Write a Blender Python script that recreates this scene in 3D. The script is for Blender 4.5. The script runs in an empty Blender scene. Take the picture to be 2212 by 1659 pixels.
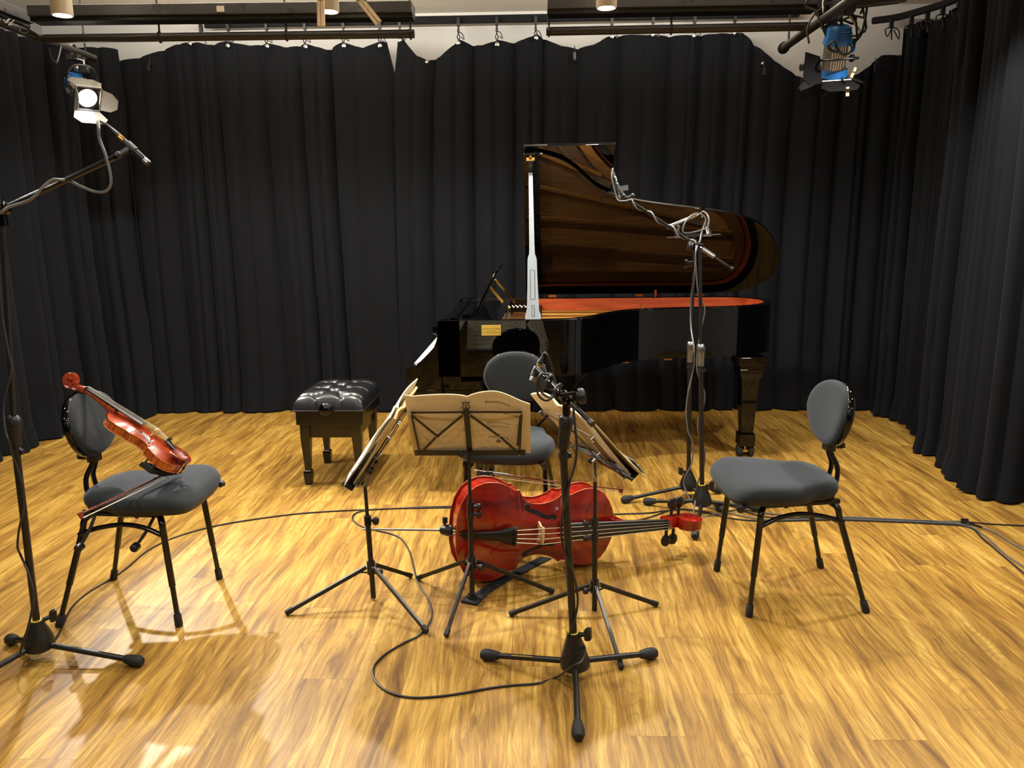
import bpy, bmesh, math, random
from mathutils import Vector, Matrix, noise

random.seed(7)
C = bpy.context.scene.collection
SC = bpy.context.scene
rad = math.radians

# ---------------------------------------------------------------- camera
FPX, CAMZ = 1660.0, 1.55
cam_data = bpy.data.cameras.new('camera')
cam = bpy.data.objects.new('camera', cam_data)
C.objects.link(cam)
CAM_R = Matrix.Rotation(rad(1.6), 3, 'Z') @ Matrix.Rotation(rad(90 - 11.5), 3, 'X') @ Matrix.Rotation(rad(-.63), 3, 'Z')
cam.matrix_world = Matrix.Translation((0, 0, CAMZ)) @ CAM_R.to_4x4()
cam_data.sensor_fit = 'HORIZONTAL'
cam_data.sensor_width = 36.0
cam_data.lens = 36.0 * FPX / 2212.0
cam_data.clip_start = 0.02
SC.camera = cam

# ---------------------------------------------------------------- world, exposure
world = bpy.data.worlds.new('world')
SC.world = world
world.use_nodes = True
world.node_tree.nodes['Background'].inputs[0].default_value = (1, .92, .8, 1)
world.node_tree.nodes['Background'].inputs[1].default_value = .05
SC.view_settings.view_transform = 'Standard'
SC.view_settings.look = 'None'
SC.view_settings.gamma = 1.0
SC.view_settings.use_curve_mapping = False
SC.view_settings.exposure = -0.04
LAMP_W = 105.0           # every ceiling downlight
UPL_W = 66.0             # per metre, tubes added on the trunking to brighten ceiling and wall
PEND_W = 70.0            # every globe pendant added behind the camera to fill the room
LAMP_COL = (1.0, .965, .88)
PEND_COL = (.95, .975, 1.0)


# ---------------------------------------------------------------- photo point -> place
def ray(x, y):
    return CAM_R @ Vector(((x - 1106) / FPX, -(y - 829.5) / FPX, -1))


def on(x, y, z=0.0):
    d = ray(x, y)
    return Vector((0, 0, CAMZ)) + d * ((z - CAMZ) / d.z)


def at(x, y, Y):
    d = ray(x, y)
    return Vector((0, 0, CAMZ)) + d * (Y / d.y)


def atx(x, y, X):
    d = ray(x, y)
    return Vector((0, 0, CAMZ)) + d * (X / d.x)


# ---------------------------------------------------------------- geometry helpers
def V(*a):
    return Vector(a)


def cr(pts, n=8, closed=False):
    """Catmull-Rom through pts"""
    P = [Vector(p) for p in pts]
    out = []
    m = len(P)
    segs = m if closed else m - 1
    for i in range(segs):
        if closed:
            p0, p1, p2, p3 = P[(i - 1) % m], P[i], P[(i + 1) % m], P[(i + 2) % m]
        else:
            p1, p2 = P[i], P[i + 1]
            p0 = P[i - 1] if i else p1 * 2 - p2
            p3 = P[i + 2] if i + 2 < m else p2 * 2 - p1
        for k in range(n):
            t = k / n
            out.append(.5 * ((2 * p1) + (p2 - p0) * t + (2 * p0 - 5 * p1 + 4 * p2 - p3) * t * t + (3 * p1 - p0 - 3 * p2 + p3) * t ** 3))
    if not closed:
        out.append(P[-1].copy())
    return out


def interp(tab, x):
    if x <= tab[0][0]:
        return tab[0][1]
    for (a, b), (c, d) in zip(tab, tab[1:]):
        if x <= c:
            return b + (d - b) * (x - a) / (c - a) if c > a else d
    return tab[-1][1]


def frame_of(d):
    d = Vector(d).normalized()
    u = V(0, 0, 1) if abs(d.z) < .9 else V(1, 0, 0)
    a = u.cross(d).normalized()
    return a, d.cross(a).normalized(), d


class MB:
    def __init__(self):
        self.v, self.f, self.uv = [], [], {}

    def add(self, vs, fs):
        o = len(self.v)
        self.v += [Vector(p) for p in vs]
        self.f += [tuple(i + o for i in f) for f in fs]
        return o

    def box(self, c, s, R=None):
        c = Vector(c)
        x, y, z = s[0] / 2, s[1] / 2, s[2] / 2
        vs = [V(i, j, k) for k in (-z, z) for j in (-y, y) for i in (-x, x)]
        if R is not None:
            vs = [R @ p for p in vs]
        self.add([p + c for p in vs], [(0, 2, 3, 1), (4, 5, 7, 6), (0, 1, 5, 4), (2, 6, 7, 3), (0, 4, 6, 2), (1, 3, 7, 5)])
        return self

    def bar(self, p, q, w, h, up=(0, 0, 1), w2=None, h2=None):
        """rectangular bar p->q; w sideways, h along up"""
        p, q, up = Vector(p), Vector(q), Vector(up)
        d = (q - p).normalized()
        s = d.cross(up)
        if s.length < 1e-4:
            s = d.cross(V(0, 1, 0))
        s.normalize()
        u = s.cross(d).normalized()
        w2 = w if w2 is None else w2
        h2 = h if h2 is None else h2
        vs = [p - s * w / 2 - u * h / 2, p + s * w / 2 - u * h / 2, p + s * w / 2 + u * h / 2, p - s * w / 2 + u * h / 2,
              q - s * w2 / 2 - u * h2 / 2, q + s * w2 / 2 - u * h2 / 2, q + s * w2 / 2 + u * h2 / 2, q - s * w2 / 2 + u * h2 / 2]
        self.add(vs, [(3, 2, 1, 0), (4, 5, 6, 7), (0, 1, 5, 4), (1, 2, 6, 5), (2, 3, 7, 6), (3, 0, 4, 7)])
        return self

    def tube(self, pts, r, n=10, closed=False, caps=True, sq=1.0):
        P = [Vector(p) for p in pts]
        m = len(P)
        rs = r if isinstance(r, (list, tuple)) else [r] * m
        T = []
        for i in range(m):
            a = P[i - 1] if (i or closed) else P[i]
            b = P[(i + 1) % m] if (i + 1 < m or closed) else P[i]
            d = b - a
            T.append(d.normalized() if d.length > 1e-9 else (T[-1] if T else V(0, 0, 1)))
        a, b, _ = frame_of(T[0])
        vs = []
        for i in range(m):
            if i:
                ax = T[i - 1].cross(T[i])
                if ax.length > 1e-7:
                    q = Matrix.Rotation(T[i - 1].angle(T[i]), 3, ax.normalized())
                    a, b = q @ a, q @ b
            for k in range(n):
                t = 2 * math.pi * k / n
                vs.append(P[i] + a * (math.cos(t) * rs[i]) + b * (math.sin(t) * rs[i] * sq))
        fs = []
        for i in range(m if closed else m - 1):
            j = (i + 1) % m
            for k in range(n):
                l = (k + 1) % n
                fs.append((i * n + k, i * n + l, j * n + l, j * n + k))
        if caps and not closed:
            fs.append(tuple(range(n - 1, -1, -1)))
            fs.append(tuple((m - 1) * n + k for k in range(n)))
        self.add(vs, fs)
        return self

    def lathe(self, prof, o, axis=(0, 0, 1), n=20):
        """prof [(r, h)] along axis from o"""
        o = Vector(o)
        a, b, d = frame_of(axis)
        m = len(prof)
        vs, fs = [], []
        for r, h in prof:
            for k in range(n):
                t = 2 * math.pi * k / n
                vs.append(o + d * h + (a * math.cos(t) + b * math.sin(t)) * max(r, 1e-5))
        for i in range(m - 1):
            for k in range(n):
                l = (k + 1) % n
                fs.append((i * n + k, i * n + l, (i + 1) * n + l, (i + 1) * n + k))
        fs.append(tuple(range(n - 1, -1, -1)))
        fs.append(tuple((m - 1) * n + k for k in range(n)))
        self.add(vs, fs)
        return self

    def ball(self, c, r, n=14, s=(1, 1, 1)):
        pr = [(math.sin(math.pi * i / 8) * r, -math.cos(math.pi * i / 8) * r) for i in range(9)]
        o = len(self.v)
        self.lathe(pr, (0, 0, 0), (0, 0, 1), n)
        for i in range(o, len(self.v)):
            p = self.v[i]
            self.v[i] = V(p.x * s[0], p.y * s[1], p.z * s[2]) + Vector(c)
        return self

    def loft(self, rings, caps=True, closed=True):
        n = len(rings[0])
        vs = [p for r in rings for p in r]
        fs = []
        for i in range(len(rings) - 1):
            for k in range(n if closed else n - 1):
                l = (k + 1) % n
                fs.append((i * n + k, i * n + l, (i + 1) * n + l, (i + 1) * n + k))
        if caps:
            fs.append(tuple(range(n - 1, -1, -1)))
            fs.append(tuple((len(rings) - 1) * n + k for k in range(n)))
        self.add(vs, fs)
        return self

    def prism(self, poly, fn, N):
        """poly [(a,b)] -> fn(a,b) point, extruded by vector N"""
        N = Vector(N)
        base = [Vector(fn(*p)) for p in poly]
        return self.loft([base, [p + N for p in base]])

    def grid(self, fn, nu, nv, uv=True, flip=False):
        o = len(self.v)
        for j in range(nv + 1):
            for i in range(nu + 1):
                self.v.append(Vector(fn(i / nu, j / nv)))
        for j in range(nv):
            for i in range(nu):
                a = o + j * (nu + 1) + i
                f = (a, a + 1, a + nu + 2, a + nu + 1)
                if flip:
                    f = f[::-1]
                if uv:
                    u = {a: (i / nu, j / nv), a + 1: ((i + 1) / nu, j / nv), a + nu + 2: ((i + 1) / nu, (j + 1) / nv), a + nu + 1: (i / nu, (j + 1) / nv)}
                    self.uv[len(self.f)] = [u[k] for k in f]
                self.f.append(f)
        return self

    def slab(self, fn, nu, nv, th):
        """closed sheet of thickness th: fn(u,v)->(point, normal)"""
        top = lambda u, v: fn(u, v)[0]
        bot = lambda u, v: fn(u, v)[0] - fn(u, v)[1] * th
        self.grid(top, nu, nv)
        self.grid(bot, nu, nv, flip=True)
        o = len(self.v)
        edge = [(i / nu, 0) for i in range(nu)] + [(1, j / nv) for j in range(nv)] + [(1 - i / nu, 1) for i in range(nu)] + [(0, 1 - j / nv) for j in range(nv)]
        self.loft([[bot(*e) for e in edge], [top(*e) for e in edge]], caps=False)
        return self

    def text(self, s, size, O, U, W, align='LEFT'):
        """letters s lying in the plane O + U*x + W*y, raised a hair"""
        cu = bpy.data.curves.new('t', 'FONT')
        cu.body, cu.size, cu.align_x = s, size, align
        cu.resolution_u = 2
        ob = bpy.data.objects.new('t', cu)
        me = bpy.data.meshes.new_from_object(ob)
        O, U, W = Vector(O), Vector(U).normalized(), Vector(W).normalized()
        self.add([O + U * p.co.x + W * p.co.y for p in me.vertices], [tuple(q.vertices) for q in me.polygons])
        bpy.data.objects.remove(ob)
        bpy.data.curves.remove(cu)
        bpy.data.meshes.remove(me)
        return self

    def build(self, name, mat, parent=None, inv=None, bevel=0, sharp=38, segs=2, smooth=True, subsurf=0):
        me = bpy.data.meshes.new(name)
        vs = [inv @ p for p in self.v] if inv is not None else self.v
        me.from_pydata([tuple(p) for p in vs], [], self.f)
        if self.uv:
            L = me.uv_layers.new(name='UVMap')
            for p in me.polygons:
                if p.index in self.uv:
                    for li, w in zip(p.loop_indices, self.uv[p.index]):
                        L.data[li].uv = w
        bm = bmesh.new()
        bm.from_mesh(me)
        if not self.uv:
            bmesh.ops.recalc_face_normals(bm, faces=bm.faces)
        bm.to_mesh(me)
        bm.free()
        if smooth:
            for p in me.polygons:
                p.use_smooth = True
            me.set_sharp_from_angle(angle=rad(sharp))
        me.materials.append(mat)
        o = bpy.data.objects.new(name, me)
        C.objects.link(o)
        if parent:
            o.parent = parent
        if bevel:
            b = o.modifiers.new('bevel', 'BEVEL')
            b.width, b.segments, b.limit_method, b.angle_limit = bevel, segs, 'ANGLE', rad(40)
            b.harden_normals = smooth
        if subsurf:
            b = o.modifiers.new('sub', 'SUBSURF')
            b.levels = b.render_levels = subsurf
        return o


class Thing:
    def __init__(self, name, label, cat, loc=(0, 0, 0), rot=None, group=None):
        o = bpy.data.objects.new(name, None)
        o.empty_display_size = .1
        C.objects.link(o)
        M = Matrix.Translation(Vector(loc))
        if rot is not None:
            M = M @ rot.to_4x4()
        o.matrix_basis = M
        self.o, self.M, self.I = o, M, M.inverted()
        o['label'], o['category'] = label, cat
        if group:
            o['group'] = group

    def part(self, name, mb, mat, sub=None, local=False, label=None, **k):
        p = mb.build(name, mat, sub or self.o, None if local else self.I, **k)
        if label:
            p['label'] = label
        return p


def single(name, mb, mat, label, cat, group=None, **k):
    o = mb.build(name, mat, **k)
    o['label'], o['category'] = label, cat
    if group:
        o['group'] = group
    return o


def struct(name, mb, mat, **k):
    o = mb.build(name, mat, **k)
    o['kind'] = 'structure'
    return o


def copy_tree(o, parent=None):
    c = o.copy()
    C.objects.link(c)
    if parent:
        c.parent = parent
    for ch in list(o.children):
        copy_tree(ch, c)
    return c


# ---------------------------------------------------------------- materials
def lin(c):
    f = lambda x: x / 12.92 if x <= .04045 else ((x + .055) / 1.055) ** 2.4
    return tuple(f(x / 255.0) for x in c) + (1,)


class NT:
    def __init__(self, name):
        self.m = bpy.data.materials.new(name)
        self.m.use_nodes = True
        self.t = self.m.node_tree
        self.b = self.t.nodes['Principled BSDF']

    def n(self, typ, **k):
        nd = self.t.nodes.new(typ)
        for a, b in k.items():
            setattr(nd, a, b)
        return nd

    def link(self, a, b):
        self.t.links.new(a, b)

    def put(self, sock, v):
        if hasattr(v, 'is_output'):
            self.link(v, sock)
        else:
            sock.default_value = v

    def math(self, op, a, b=0.0, c=None):
        nd = self.n('ShaderNodeMath', operation=op)
        self.put(nd.inputs[0], a)
        self.put(nd.inputs[1], b)
        if c is not None:
            self.put(nd.inputs[2], c)
        return nd.outputs[0]

    def mix(self, f, a, b, typ='MIX'):
        nd = self.n('ShaderNodeMix', data_type='RGBA', blend_type=typ)
        self.put(nd.inputs[0], f)
        self.put(nd.inputs[6], a)
        self.put(nd.inputs[7], b)
        return nd.outputs[2]

    def ramp(self, f, stops):
        nd = self.n('ShaderNodeValToRGB')
        e = nd.color_ramp.elements
        while len(e) < len(stops):
            e.new(.5)
        for el, (p, c) in zip(e, stops):
            el.position, el.color = p, c
        self.put(nd.inputs[0], f)
        return nd.outputs[0]

    def noise(self, vec, scale, detail=3, rough=.55, dist=0.0):
        nd = self.n('ShaderNodeTexNoise')
        if vec is not None:
            self.link(vec, nd.inputs['Vector'])
        nd.inputs['Scale'].default_value = scale
        nd.inputs['Detail'].default_value = detail
        nd.inputs['Roughness'].default_value = rough
        nd.inputs['Distortion'].default_value = dist
        return nd.outputs[0]

    def coord(self, which='Object'):
        return self.n('ShaderNodeTexCoord').outputs[which]

    def scaled(self, vec, s):
        nd = self.n('ShaderNodeMapping')
        self.link(vec, nd.inputs[0])
        nd.inputs['Scale'].default_value = s
        return nd.outputs[0]

    def bump(self, h, strength, dist=.01):
        nd = self.n('ShaderNodeBump')
        nd.inputs['Strength'].default_value = strength
        nd.inputs['Distance'].default_value = dist
        self.link(h, nd.inputs['Height'])
        self.link(nd.outputs[0], self.b.inputs['Normal'])

    def set(self, **k):
        for a, v in k.items():
            self.put(self.b.inputs[a.replace('_', ' ')], v)
        return self.m


def plain(name, rgb, rough=.5, metal=0.0, var=.06, scale=30, spec=.5, coat=0.0):
    t = NT(name)
    c = lin(rgb)
    f = t.noise(t.coord(), scale, 2)
    dark = tuple(x * (1 - var * 2) for x in c[:3]) + (1,)
    lite = tuple(min(1, x * (1 + var * 2)) for x in c[:3]) + (1,)
    t.set(Base_Color=t.mix(f, dark, lite), Metallic=metal)
    t.b.inputs['Specular IOR Level'].default_value = spec
    t.put(t.b.inputs['Roughness'], t.math('MULTIPLY_ADD', f, rough * .2, rough * .9))
    if coat:
        t.b.inputs['Coat Weight'].default_value = coat
        t.b.inputs['Coat Roughness'].default_value = .05
    return t.m


def floor_material():
    t = NT('oak plank floor')
    s = t.n('ShaderNodeSeparateXYZ')
    t.link(t.coord(), s.inputs[0])
    x, y = s.outputs[0], s.outputs[1]
    u = t.math('DIVIDE', t.math('ADD', x, 10.02), .184)
    col = t.math('FLOOR', u)
    fu = t.math('FRACT', u)
    wn = t.n('ShaderNodeTexWhiteNoise', noise_dimensions='1D')
    t.link(col, wn.inputs['W'])
    v = t.math('ADD', t.math('DIVIDE', t.math('ADD', y, 10), 1.22), wn.outputs[0])
    row = t.math('FLOOR', v)
    fv = t.math('FRACT', v)
    cb = t.n('ShaderNodeCombineXYZ')
    t.link(col, cb.inputs[0])
    t.link(row, cb.inputs[1])
    w2 = t.n('ShaderNodeTexWhiteNoise', noise_dimensions='2D')
    t.link(cb.outputs[0], w2.inputs['Vector'])
    pid = w2.outputs[0]

    def gv(sx, sy, k):
        c = t.n('ShaderNodeCombineXYZ')
        t.link(t.math('MULTIPLY', x, sx), c.inputs[0])
        t.link(t.math('MULTIPLY', y, sy), c.inputs[1])
        t.link(t.math('MULTIPLY', pid, k), c.inputs[2])
        return c.outputs[0]
    ws = t.math('MULTIPLY', t.math('SUBTRACT', t.noise(gv(3.0, 1.6, 61), 1.0, 2), .5), .10)
    xs = t.math('ADD', x, ws)

    def gw(sx, sy, k):
        c = t.n('ShaderNodeCombineXYZ')
        t.link(t.math('MULTIPLY', xs, sx), c.inputs[0])
        t.link(t.math('MULTIPLY', y, sy), c.inputs[1])
        t.link(t.math('MULTIPLY', pid, k), c.inputs[2])
        return c.outputs[0]
    g1 = t.noise(gw(11, 1.1, 91), 1.0, 5, .6, .5)
    g2 = t.noise(gw(48, 3.0, 53), 1.0, 4, .65, .3)
    g3 = t.noise(gw(210, 6.0, 17), 1.0, 3, .6)
    fld = t.math('MULTIPLY', t.noise(gv(5.0, .9, 33), 1.0, 2, .45, .6), 34)
    ln = t.math('ABSOLUTE', t.math('SUBTRACT', t.math('FRACT', fld), .5))
    rings = t.ramp(ln, [(.0, (1, 1, 1, 1)), (.20, (0, 0, 0, 1))])
    mask = t.ramp(t.noise(gv(3.4, .9, 71), 1.0, 2), [(.40, (0, 0, 0, 1)), (.62, (1, 1, 1, 1))])
    base = t.ramp(t.math('MULTIPLY_ADD', g1, .52, t.math('MULTIPLY', g2, .52)),
                  [(.38, lin((106, 74, 30))), (.485, lin((156, 116, 48))), (.57, lin((188, 147, 66))), (.68, lin((214, 178, 94)))])
    base = t.mix(t.math('MULTIPLY', t.math('MULTIPLY', rings, mask), .40), base, lin((120, 82, 32)))
    base = t.mix(t.math('MULTIPLY', t.ramp(g3, [(.48, (0, 0, 0, 1)), (.66, (1, 1, 1, 1))]), .48), base, lin((128, 88, 34)))
    base = t.mix(t.math('MULTIPLY', t.ramp(t.noise(gw(20, 1.7, 7), 1.0, 5, .7, 1.0), [(.60, (0, 0, 0, 1)), (.68, (1, 1, 1, 1))]), .62), base, lin((96, 62, 24)))
    tint = t.math('MULTIPLY_ADD', pid, .12, .93)
    tc = t.n('ShaderNodeCombineColor')
    for i in range(3):
        t.link(tint, tc.inputs[i])
    base = t.mix(1.0, base, tc.outputs[0], 'MULTIPLY')
    du = t.math('MULTIPLY', t.math('MINIMUM', fu, t.math('SUBTRACT', 1, fu)), .184)
    dv = t.math('MULTIPLY', t.math('MINIMUM', fv, t.math('SUBTRACT', 1, fv)), 1.22)
    seam = t.math('LESS_THAN', t.math('MINIMUM', du, dv), .0013)
    base = t.mix(t.math('MULTIPLY', seam, .45), base, lin((90, 55, 20)))
    t.set(Base_Color=base, Roughness=t.math('MULTIPLY_ADD', g3, .12, .38))
    t.b.inputs['Specular IOR Level'].default_value = .42
    t.bump(t.math('ADD', g3, t.math('MULTIPLY', seam, -2)), .08, .002)
    return t.m


def cloth(name, rgb, rough=.9, sheen=.25, var=.12, weave=900, tint=(.75, .82, 1)):
    t = NT(name)
    c = lin(rgb)
    f = t.noise(t.coord(), 6, 4)
    g = t.noise(t.coord(), weave, 2)
    k = t.math('MULTIPLY_ADD', f, .5, t.math('MULTIPLY', g, .5))
    t.set(Base_Color=t.mix(k, tuple(x * (1 - var * 2) for x in c[:3]) + (1,), tuple(x * (1 + var * 2) for x in c[:3]) + (1,)), Roughness=rough)
    t.b.inputs['Sheen Weight'].default_value = sheen
    t.b.inputs['Sheen Roughness'].default_value = .5
    t.b.inputs['Sheen Tint'].default_value = tint + (1,)
    t.b.inputs['Specular IOR Level'].default_value = .15
    t.bump(g, .25, .001)
    return t.m


def wood(name, dark, lite, axis=0, scale=14, stretch=9, rough=.22, coat=.6, flame=False):
    t = NT(name)
    s = [scale] * 3
    s[axis] = scale / stretch
    if flame:
        s = [scale / 3] * 3
        s[axis] = scale * 4
    g = t.noise(t.scaled(t.coord(), s), 1.0, 4, .6, .4)
    t.set(Base_Color=t.ramp(g, [(.32, lin(dark)), (.68, lin(lite))]), Roughness=rough)
    t.b.inputs['Coat Weight'].default_value = coat
    t.b.inputs['Coat Roughness'].default_value = .06
    return t.m


def glow(name, rgb, strength):
    t = NT(name)
    t.set(Base_Color=(.8, .8, .8, 1))
    t.b.inputs['Emission Color'].default_value = rgb + (1,)
    t.b.inputs['Emission Strength'].default_value = strength
    return t.m


def paper(name, rgb, staves=0, ink=.7, trans=.25, cols=1):
    """sheet paper; staves = systems of five printed lines per page, with note blots"""
    t = NT(name)
    f = t.noise(t.coord(), 12, 3)
    c = lin(rgb)
    base = t.mix(f, tuple(x * .93 for x in c[:3]) + (1,), c)
    if staves:
        s = t.n('ShaderNodeSeparateXYZ')
        t.link(t.coord('UV'), s.inputs[0])
        u = t.math('FRACT', t.math('MULTIPLY', s.outputs[0], cols))
        v = s.outputs[1]
        inside = t.math('MULTIPLY', t.math('GREATER_THAN', u, .08), t.math('LESS_THAN', u, .93))
        inside = t.math('MULTIPLY', inside, t.math('MULTIPLY', t.math('GREATER_THAN', v, .05), t.math('LESS_THAN', v, .95)))
        q = t.math('FRACT', t.math('MULTIPLY', v, staves))
        band = t.math('MULTIPLY', t.math('GREATER_THAN', q, .3), t.math('LESS_THAN', q, .74))
        line = t.math('LESS_THAN', t.math('FRACT', t.math('MULTIPLY', t.math('SUBTRACT', q, .3), 11.4)), .22)
        wide = t.math('MULTIPLY', t.math('GREATER_THAN', q, .12), t.math('LESS_THAN', q, .9))
        nn = t.noise(t.scaled(t.coord('UV'), (70 * cols, staves * 3.2, 1)), 1.0, 3, .6)
        blot = t.math('MULTIPLY', t.math('GREATER_THAN', nn, .56), wide)
        k = t.math('MULTIPLY', t.math('MAXIMUM', t.math('MULTIPLY', line, band), blot), t.math('MULTIPLY', inside, ink))
        base = t.mix(k, base, lin((30, 28, 28)))
    t.set(Base_Color=base, Roughness=.75)
    t.b.inputs['Specular IOR Level'].default_value = .25
    if trans:
        tr = t.n('ShaderNodeBsdfTranslucent')
        t.link(base, tr.inputs[0])
        mx = t.n('ShaderNodeMixShader')
        mx.inputs[0].default_value = trans
        t.link(t.b.outputs[0], mx.inputs[1])
        t.link(tr.outputs[0], mx.inputs[2])
        t.link(mx.outputs[0], t.t.nodes['Material Output'].inputs[0])
    return t.m


M_floor = floor_material()
M_curtain = cloth('black molton curtain', (16, 17, 20.5), .95, .02, .10, 700)
M_white = plain('white painted wall', (200, 195, 188), .8, 0, .03, 4)
M_ceil = plain('cream ceiling paint', (212, 202, 186), .85, 0, .03, 4)
M_greywall = plain('grey plaster wall', (150, 150, 148), .85, 0, .04, 4)
M_black = plain('black powder coat', (17, 17, 18), .38, 0, .1, 60)
M_tube = plain('black lacquered tube', (13, 13, 14), .16, 0, .1, 30)
M_rubber = plain('black rubber', (24, 24, 25), .7, 0, .1, 80)
M_plastic = plain('black plastic', (20, 20, 21), .42, 0, .1, 80)
M_gloss = plain('black polyester lacquer', (4, 4, 5), .025, 0, .05, 5, .40)
M_bench = plain('ebony satin polish', (12, 10, 9), .18, 0, .1, 8)
M_leather = plain('black leather', (26, 27, 29), .30, 0, .12, 160)
M_fabric = cloth('charcoal seat wool', (44, 47, 48), .95, .15, .16, 1100)
M_chrome = plain('chrome', (200, 200, 198), .12, 1, .03, 20)
M_steel = plain('brushed steel', (150, 150, 150), .35, 1, .06, 40)
M_silver_reflection = plain('satin silver and painted reflection', (128, 134, 138), .32, .2, .03, 12)  # real silver on the bow wrap, painted reflection on the lid prop
M_brass = plain('polished brass', (214, 168, 86), .18, 1, .05, 25)
M_goldplate = plain('gold plaque', (232, 200, 96), .35, .55, .03, 20)
M_plate = plain('bronze painted iron plate', (176, 118, 52), .34, .7, .06, 12)
M_rail = plain('matt black rail', (12, 12, 13), .75, 0, .1, 30, .2)
M_strings = plain('piano wire', (190, 180, 160), .25, 1, .05, 60)
M_sound = wood('spruce soundboard', (190, 120, 52), (224, 158, 84), 0, 30, 12, .25, .5)
M_innerrim = wood('mahogany inner rim veneer', (166, 60, 20), (206, 92, 36), 0, 26, 10, .5, .0)
M_ivory = plain('white key', (240, 238, 230), .2, 0, .01, 20)
M_ebony = plain('ebony wood', (22, 20, 20), .35, 0, .12, 60)
M_cello = wood('red cello varnish', (92, 12, 8), (168, 34, 14), 0, 16, 9, .16, .8)
M_cellorib = wood('flamed red rib', (132, 22, 14), (178, 44, 24), 0, 16, 9, .16, .8, True)
M_violin = wood('red brown violin varnish', (112, 34, 14), (166, 62, 26), 0, 40, 9, .18, .8)
M_violinrib = wood('flamed maple rib', (126, 50, 14), (204, 104, 36), 0, 40, 9, .2, .8, True)
M_edge = plain('pale worn varnish edge', (196, 110, 54), .35, 0, .08, 40)
M_maple = wood('bare maple', (196, 160, 104), (232, 204, 152), 0, 60, 8, .5, 0)
M_rosewood = wood('rosewood', (80, 26, 16), (132, 54, 34), 0, 60, 8, .3, .3)
M_bowstick = wood('pernambuco', (70, 22, 12), (120, 44, 24), 0, 60, 10, .25, .5)
M_hair = plain('bow hair', (224, 212, 190), .5, 0, .05, 300)
M_gutstring = plain('wound string', (206, 198, 180), .3, .8, .05, 200)
M_paper = paper('cream score paper', (236, 220, 178), 0, 0, .30)
M_score = paper('printed score pages', (240, 228, 196), 9, .75, .22)
M_ghost = paper('score paper with print showing faintly', (236, 220, 178), 9, .14, .30)
M_white_p = paper('white part paper', (244, 241, 232), 10, .55, .15)
M_yellow_p = plain('ochre score cover', (206, 166, 62), .6, 0, .05, 30)
M_grey_p = plain('grey score cover', (128, 129, 124), .55, 0, .08, 30)
M_ink = plain('printing ink', (38, 30, 22), .7, 0, .05, 30)
M_blue = plain('blue lamp housing', (36, 104, 176), .35, 0, .06, 30)
M_alu = plain('extruded aluminium', (186, 184, 178), .3, .75, .06, 60)
M_beige = plain('beige lamp back plate', (190, 172, 134), .5, .2, .05, 60)
M_duct = plain('black cable trunking', (62, 63, 66), .28, .1, .08, 6)
M_duct_under = plain('dark pipe paint', (44, 42, 40), .42, .0, .08, 20)
M_lampwhite = plain('white lamp can', (226, 218, 200), .5, 0, .02, 20)
M_lampglow = glow('downlight disc', (1, .93, .82), 30)
M_added_uplight = glow('added uplight glow', (1, .95, .86), 3)
M_added_globe = glow('added opal lamp glow', (1, .94, .84), 8)
M_spotglow = glow('spotlight lens', (1, .98, .95), 22)
M_pegwood = wood('pale peg wood', (196, 164, 116), (228, 200, 158), 2, 80, 6, .6, 0)
M_yellow = plain('yellow sticker', (226, 196, 52), .5, 0, .03, 30)
M_greycable = plain('grey cable jacket', (92, 92, 90), .45, 0, .05, 60)
M_cable = plain('black cable jacket', (30, 30, 32), .42, 0, .06, 60)
M_micgrey = plain('dark nickel microphone body', (92, 88, 80), .28, .85, .05, 60)
M_micdark = plain('matt black microphone body', (30, 30, 31), .38, .3, .05, 60)
M_strap = cloth('black nylon strap', (34, 36, 38), .6, .1, .1, 600)
M_lens = plain('dark lens glass', (20, 24, 28), .05, 0, .02, 10)

# ---------------------------------------------------------------- the room
XL, XR, YB, YF, ZC = -4.05, 3.35, 6.72, -3.6, 3.27
struct('floor', MB().box((( XL + XR) / 2, (YB + YF) / 2, -.03), (XR - XL + .4, YB - YF + .4, .06)), M_floor)
struct('ceiling', MB().box(((XL + XR) / 2, (YB + YF) / 2, ZC + .05), (XR - XL + .4, YB - YF + .4, .1)), M_ceil)
struct('wall_back', MB().box(((XL + XR) / 2, YB + .06, ZC / 2), (XR - XL + .4, .12, ZC)), M_white)
struct('wall_left', MB().box((XL - .06, (YB + YF) / 2, ZC / 2), (.12, YB - YF, ZC)), M_greywall)
struct('wall_right', MB().box((XR + .06, (YB + YF) / 2, ZC / 2), (.12, YB - YF, ZC)), M_greywall)
struct('wall_front', MB().box(((XL + XR) / 2, YF - .06, ZC / 2), (XR - XL + .4, .12, ZC)), M_greywall)


# ---------------------------------------------------------------- curtains
def fold_fn(seed, step=.17, amp=.045):
    rnd = random.Random(seed)
    ph, tab = 0.0, []
    s = -1.0
    while s < 9:
        tab.append((s, ph))
        s += step * rnd.uniform(.55, 1.7)
        ph += 2 * math.pi

    def d(s, h):                       # h: 0 at the hem, 1 at the top
        p = interp(tab, s + .05 * noise.noise((s * .8, h * 1.3, seed)))
        a = amp * (.55 + .9 * abs(noise.noise((s * 2.3, .35 * h, seed * 3.1)))) * (.55 + .45 * min(1, (1 - h) * 3 + .15))
        fr = (p / (2 * math.pi)) % 1.0
        w = .75 * math.sin(p) + .38 * math.sin(2 * p + 1.1 + 2 * noise.noise((s, h * .6, seed)))
        w -= 1.7 * math.exp(-((fr - .75) / .05) ** 2) + .8 * math.exp(-((fr - .28) / .045) ** 2)
        return a * w + .025 * noise.noise((s * 1.1, h * .9, seed + 5))
    return d


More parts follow.
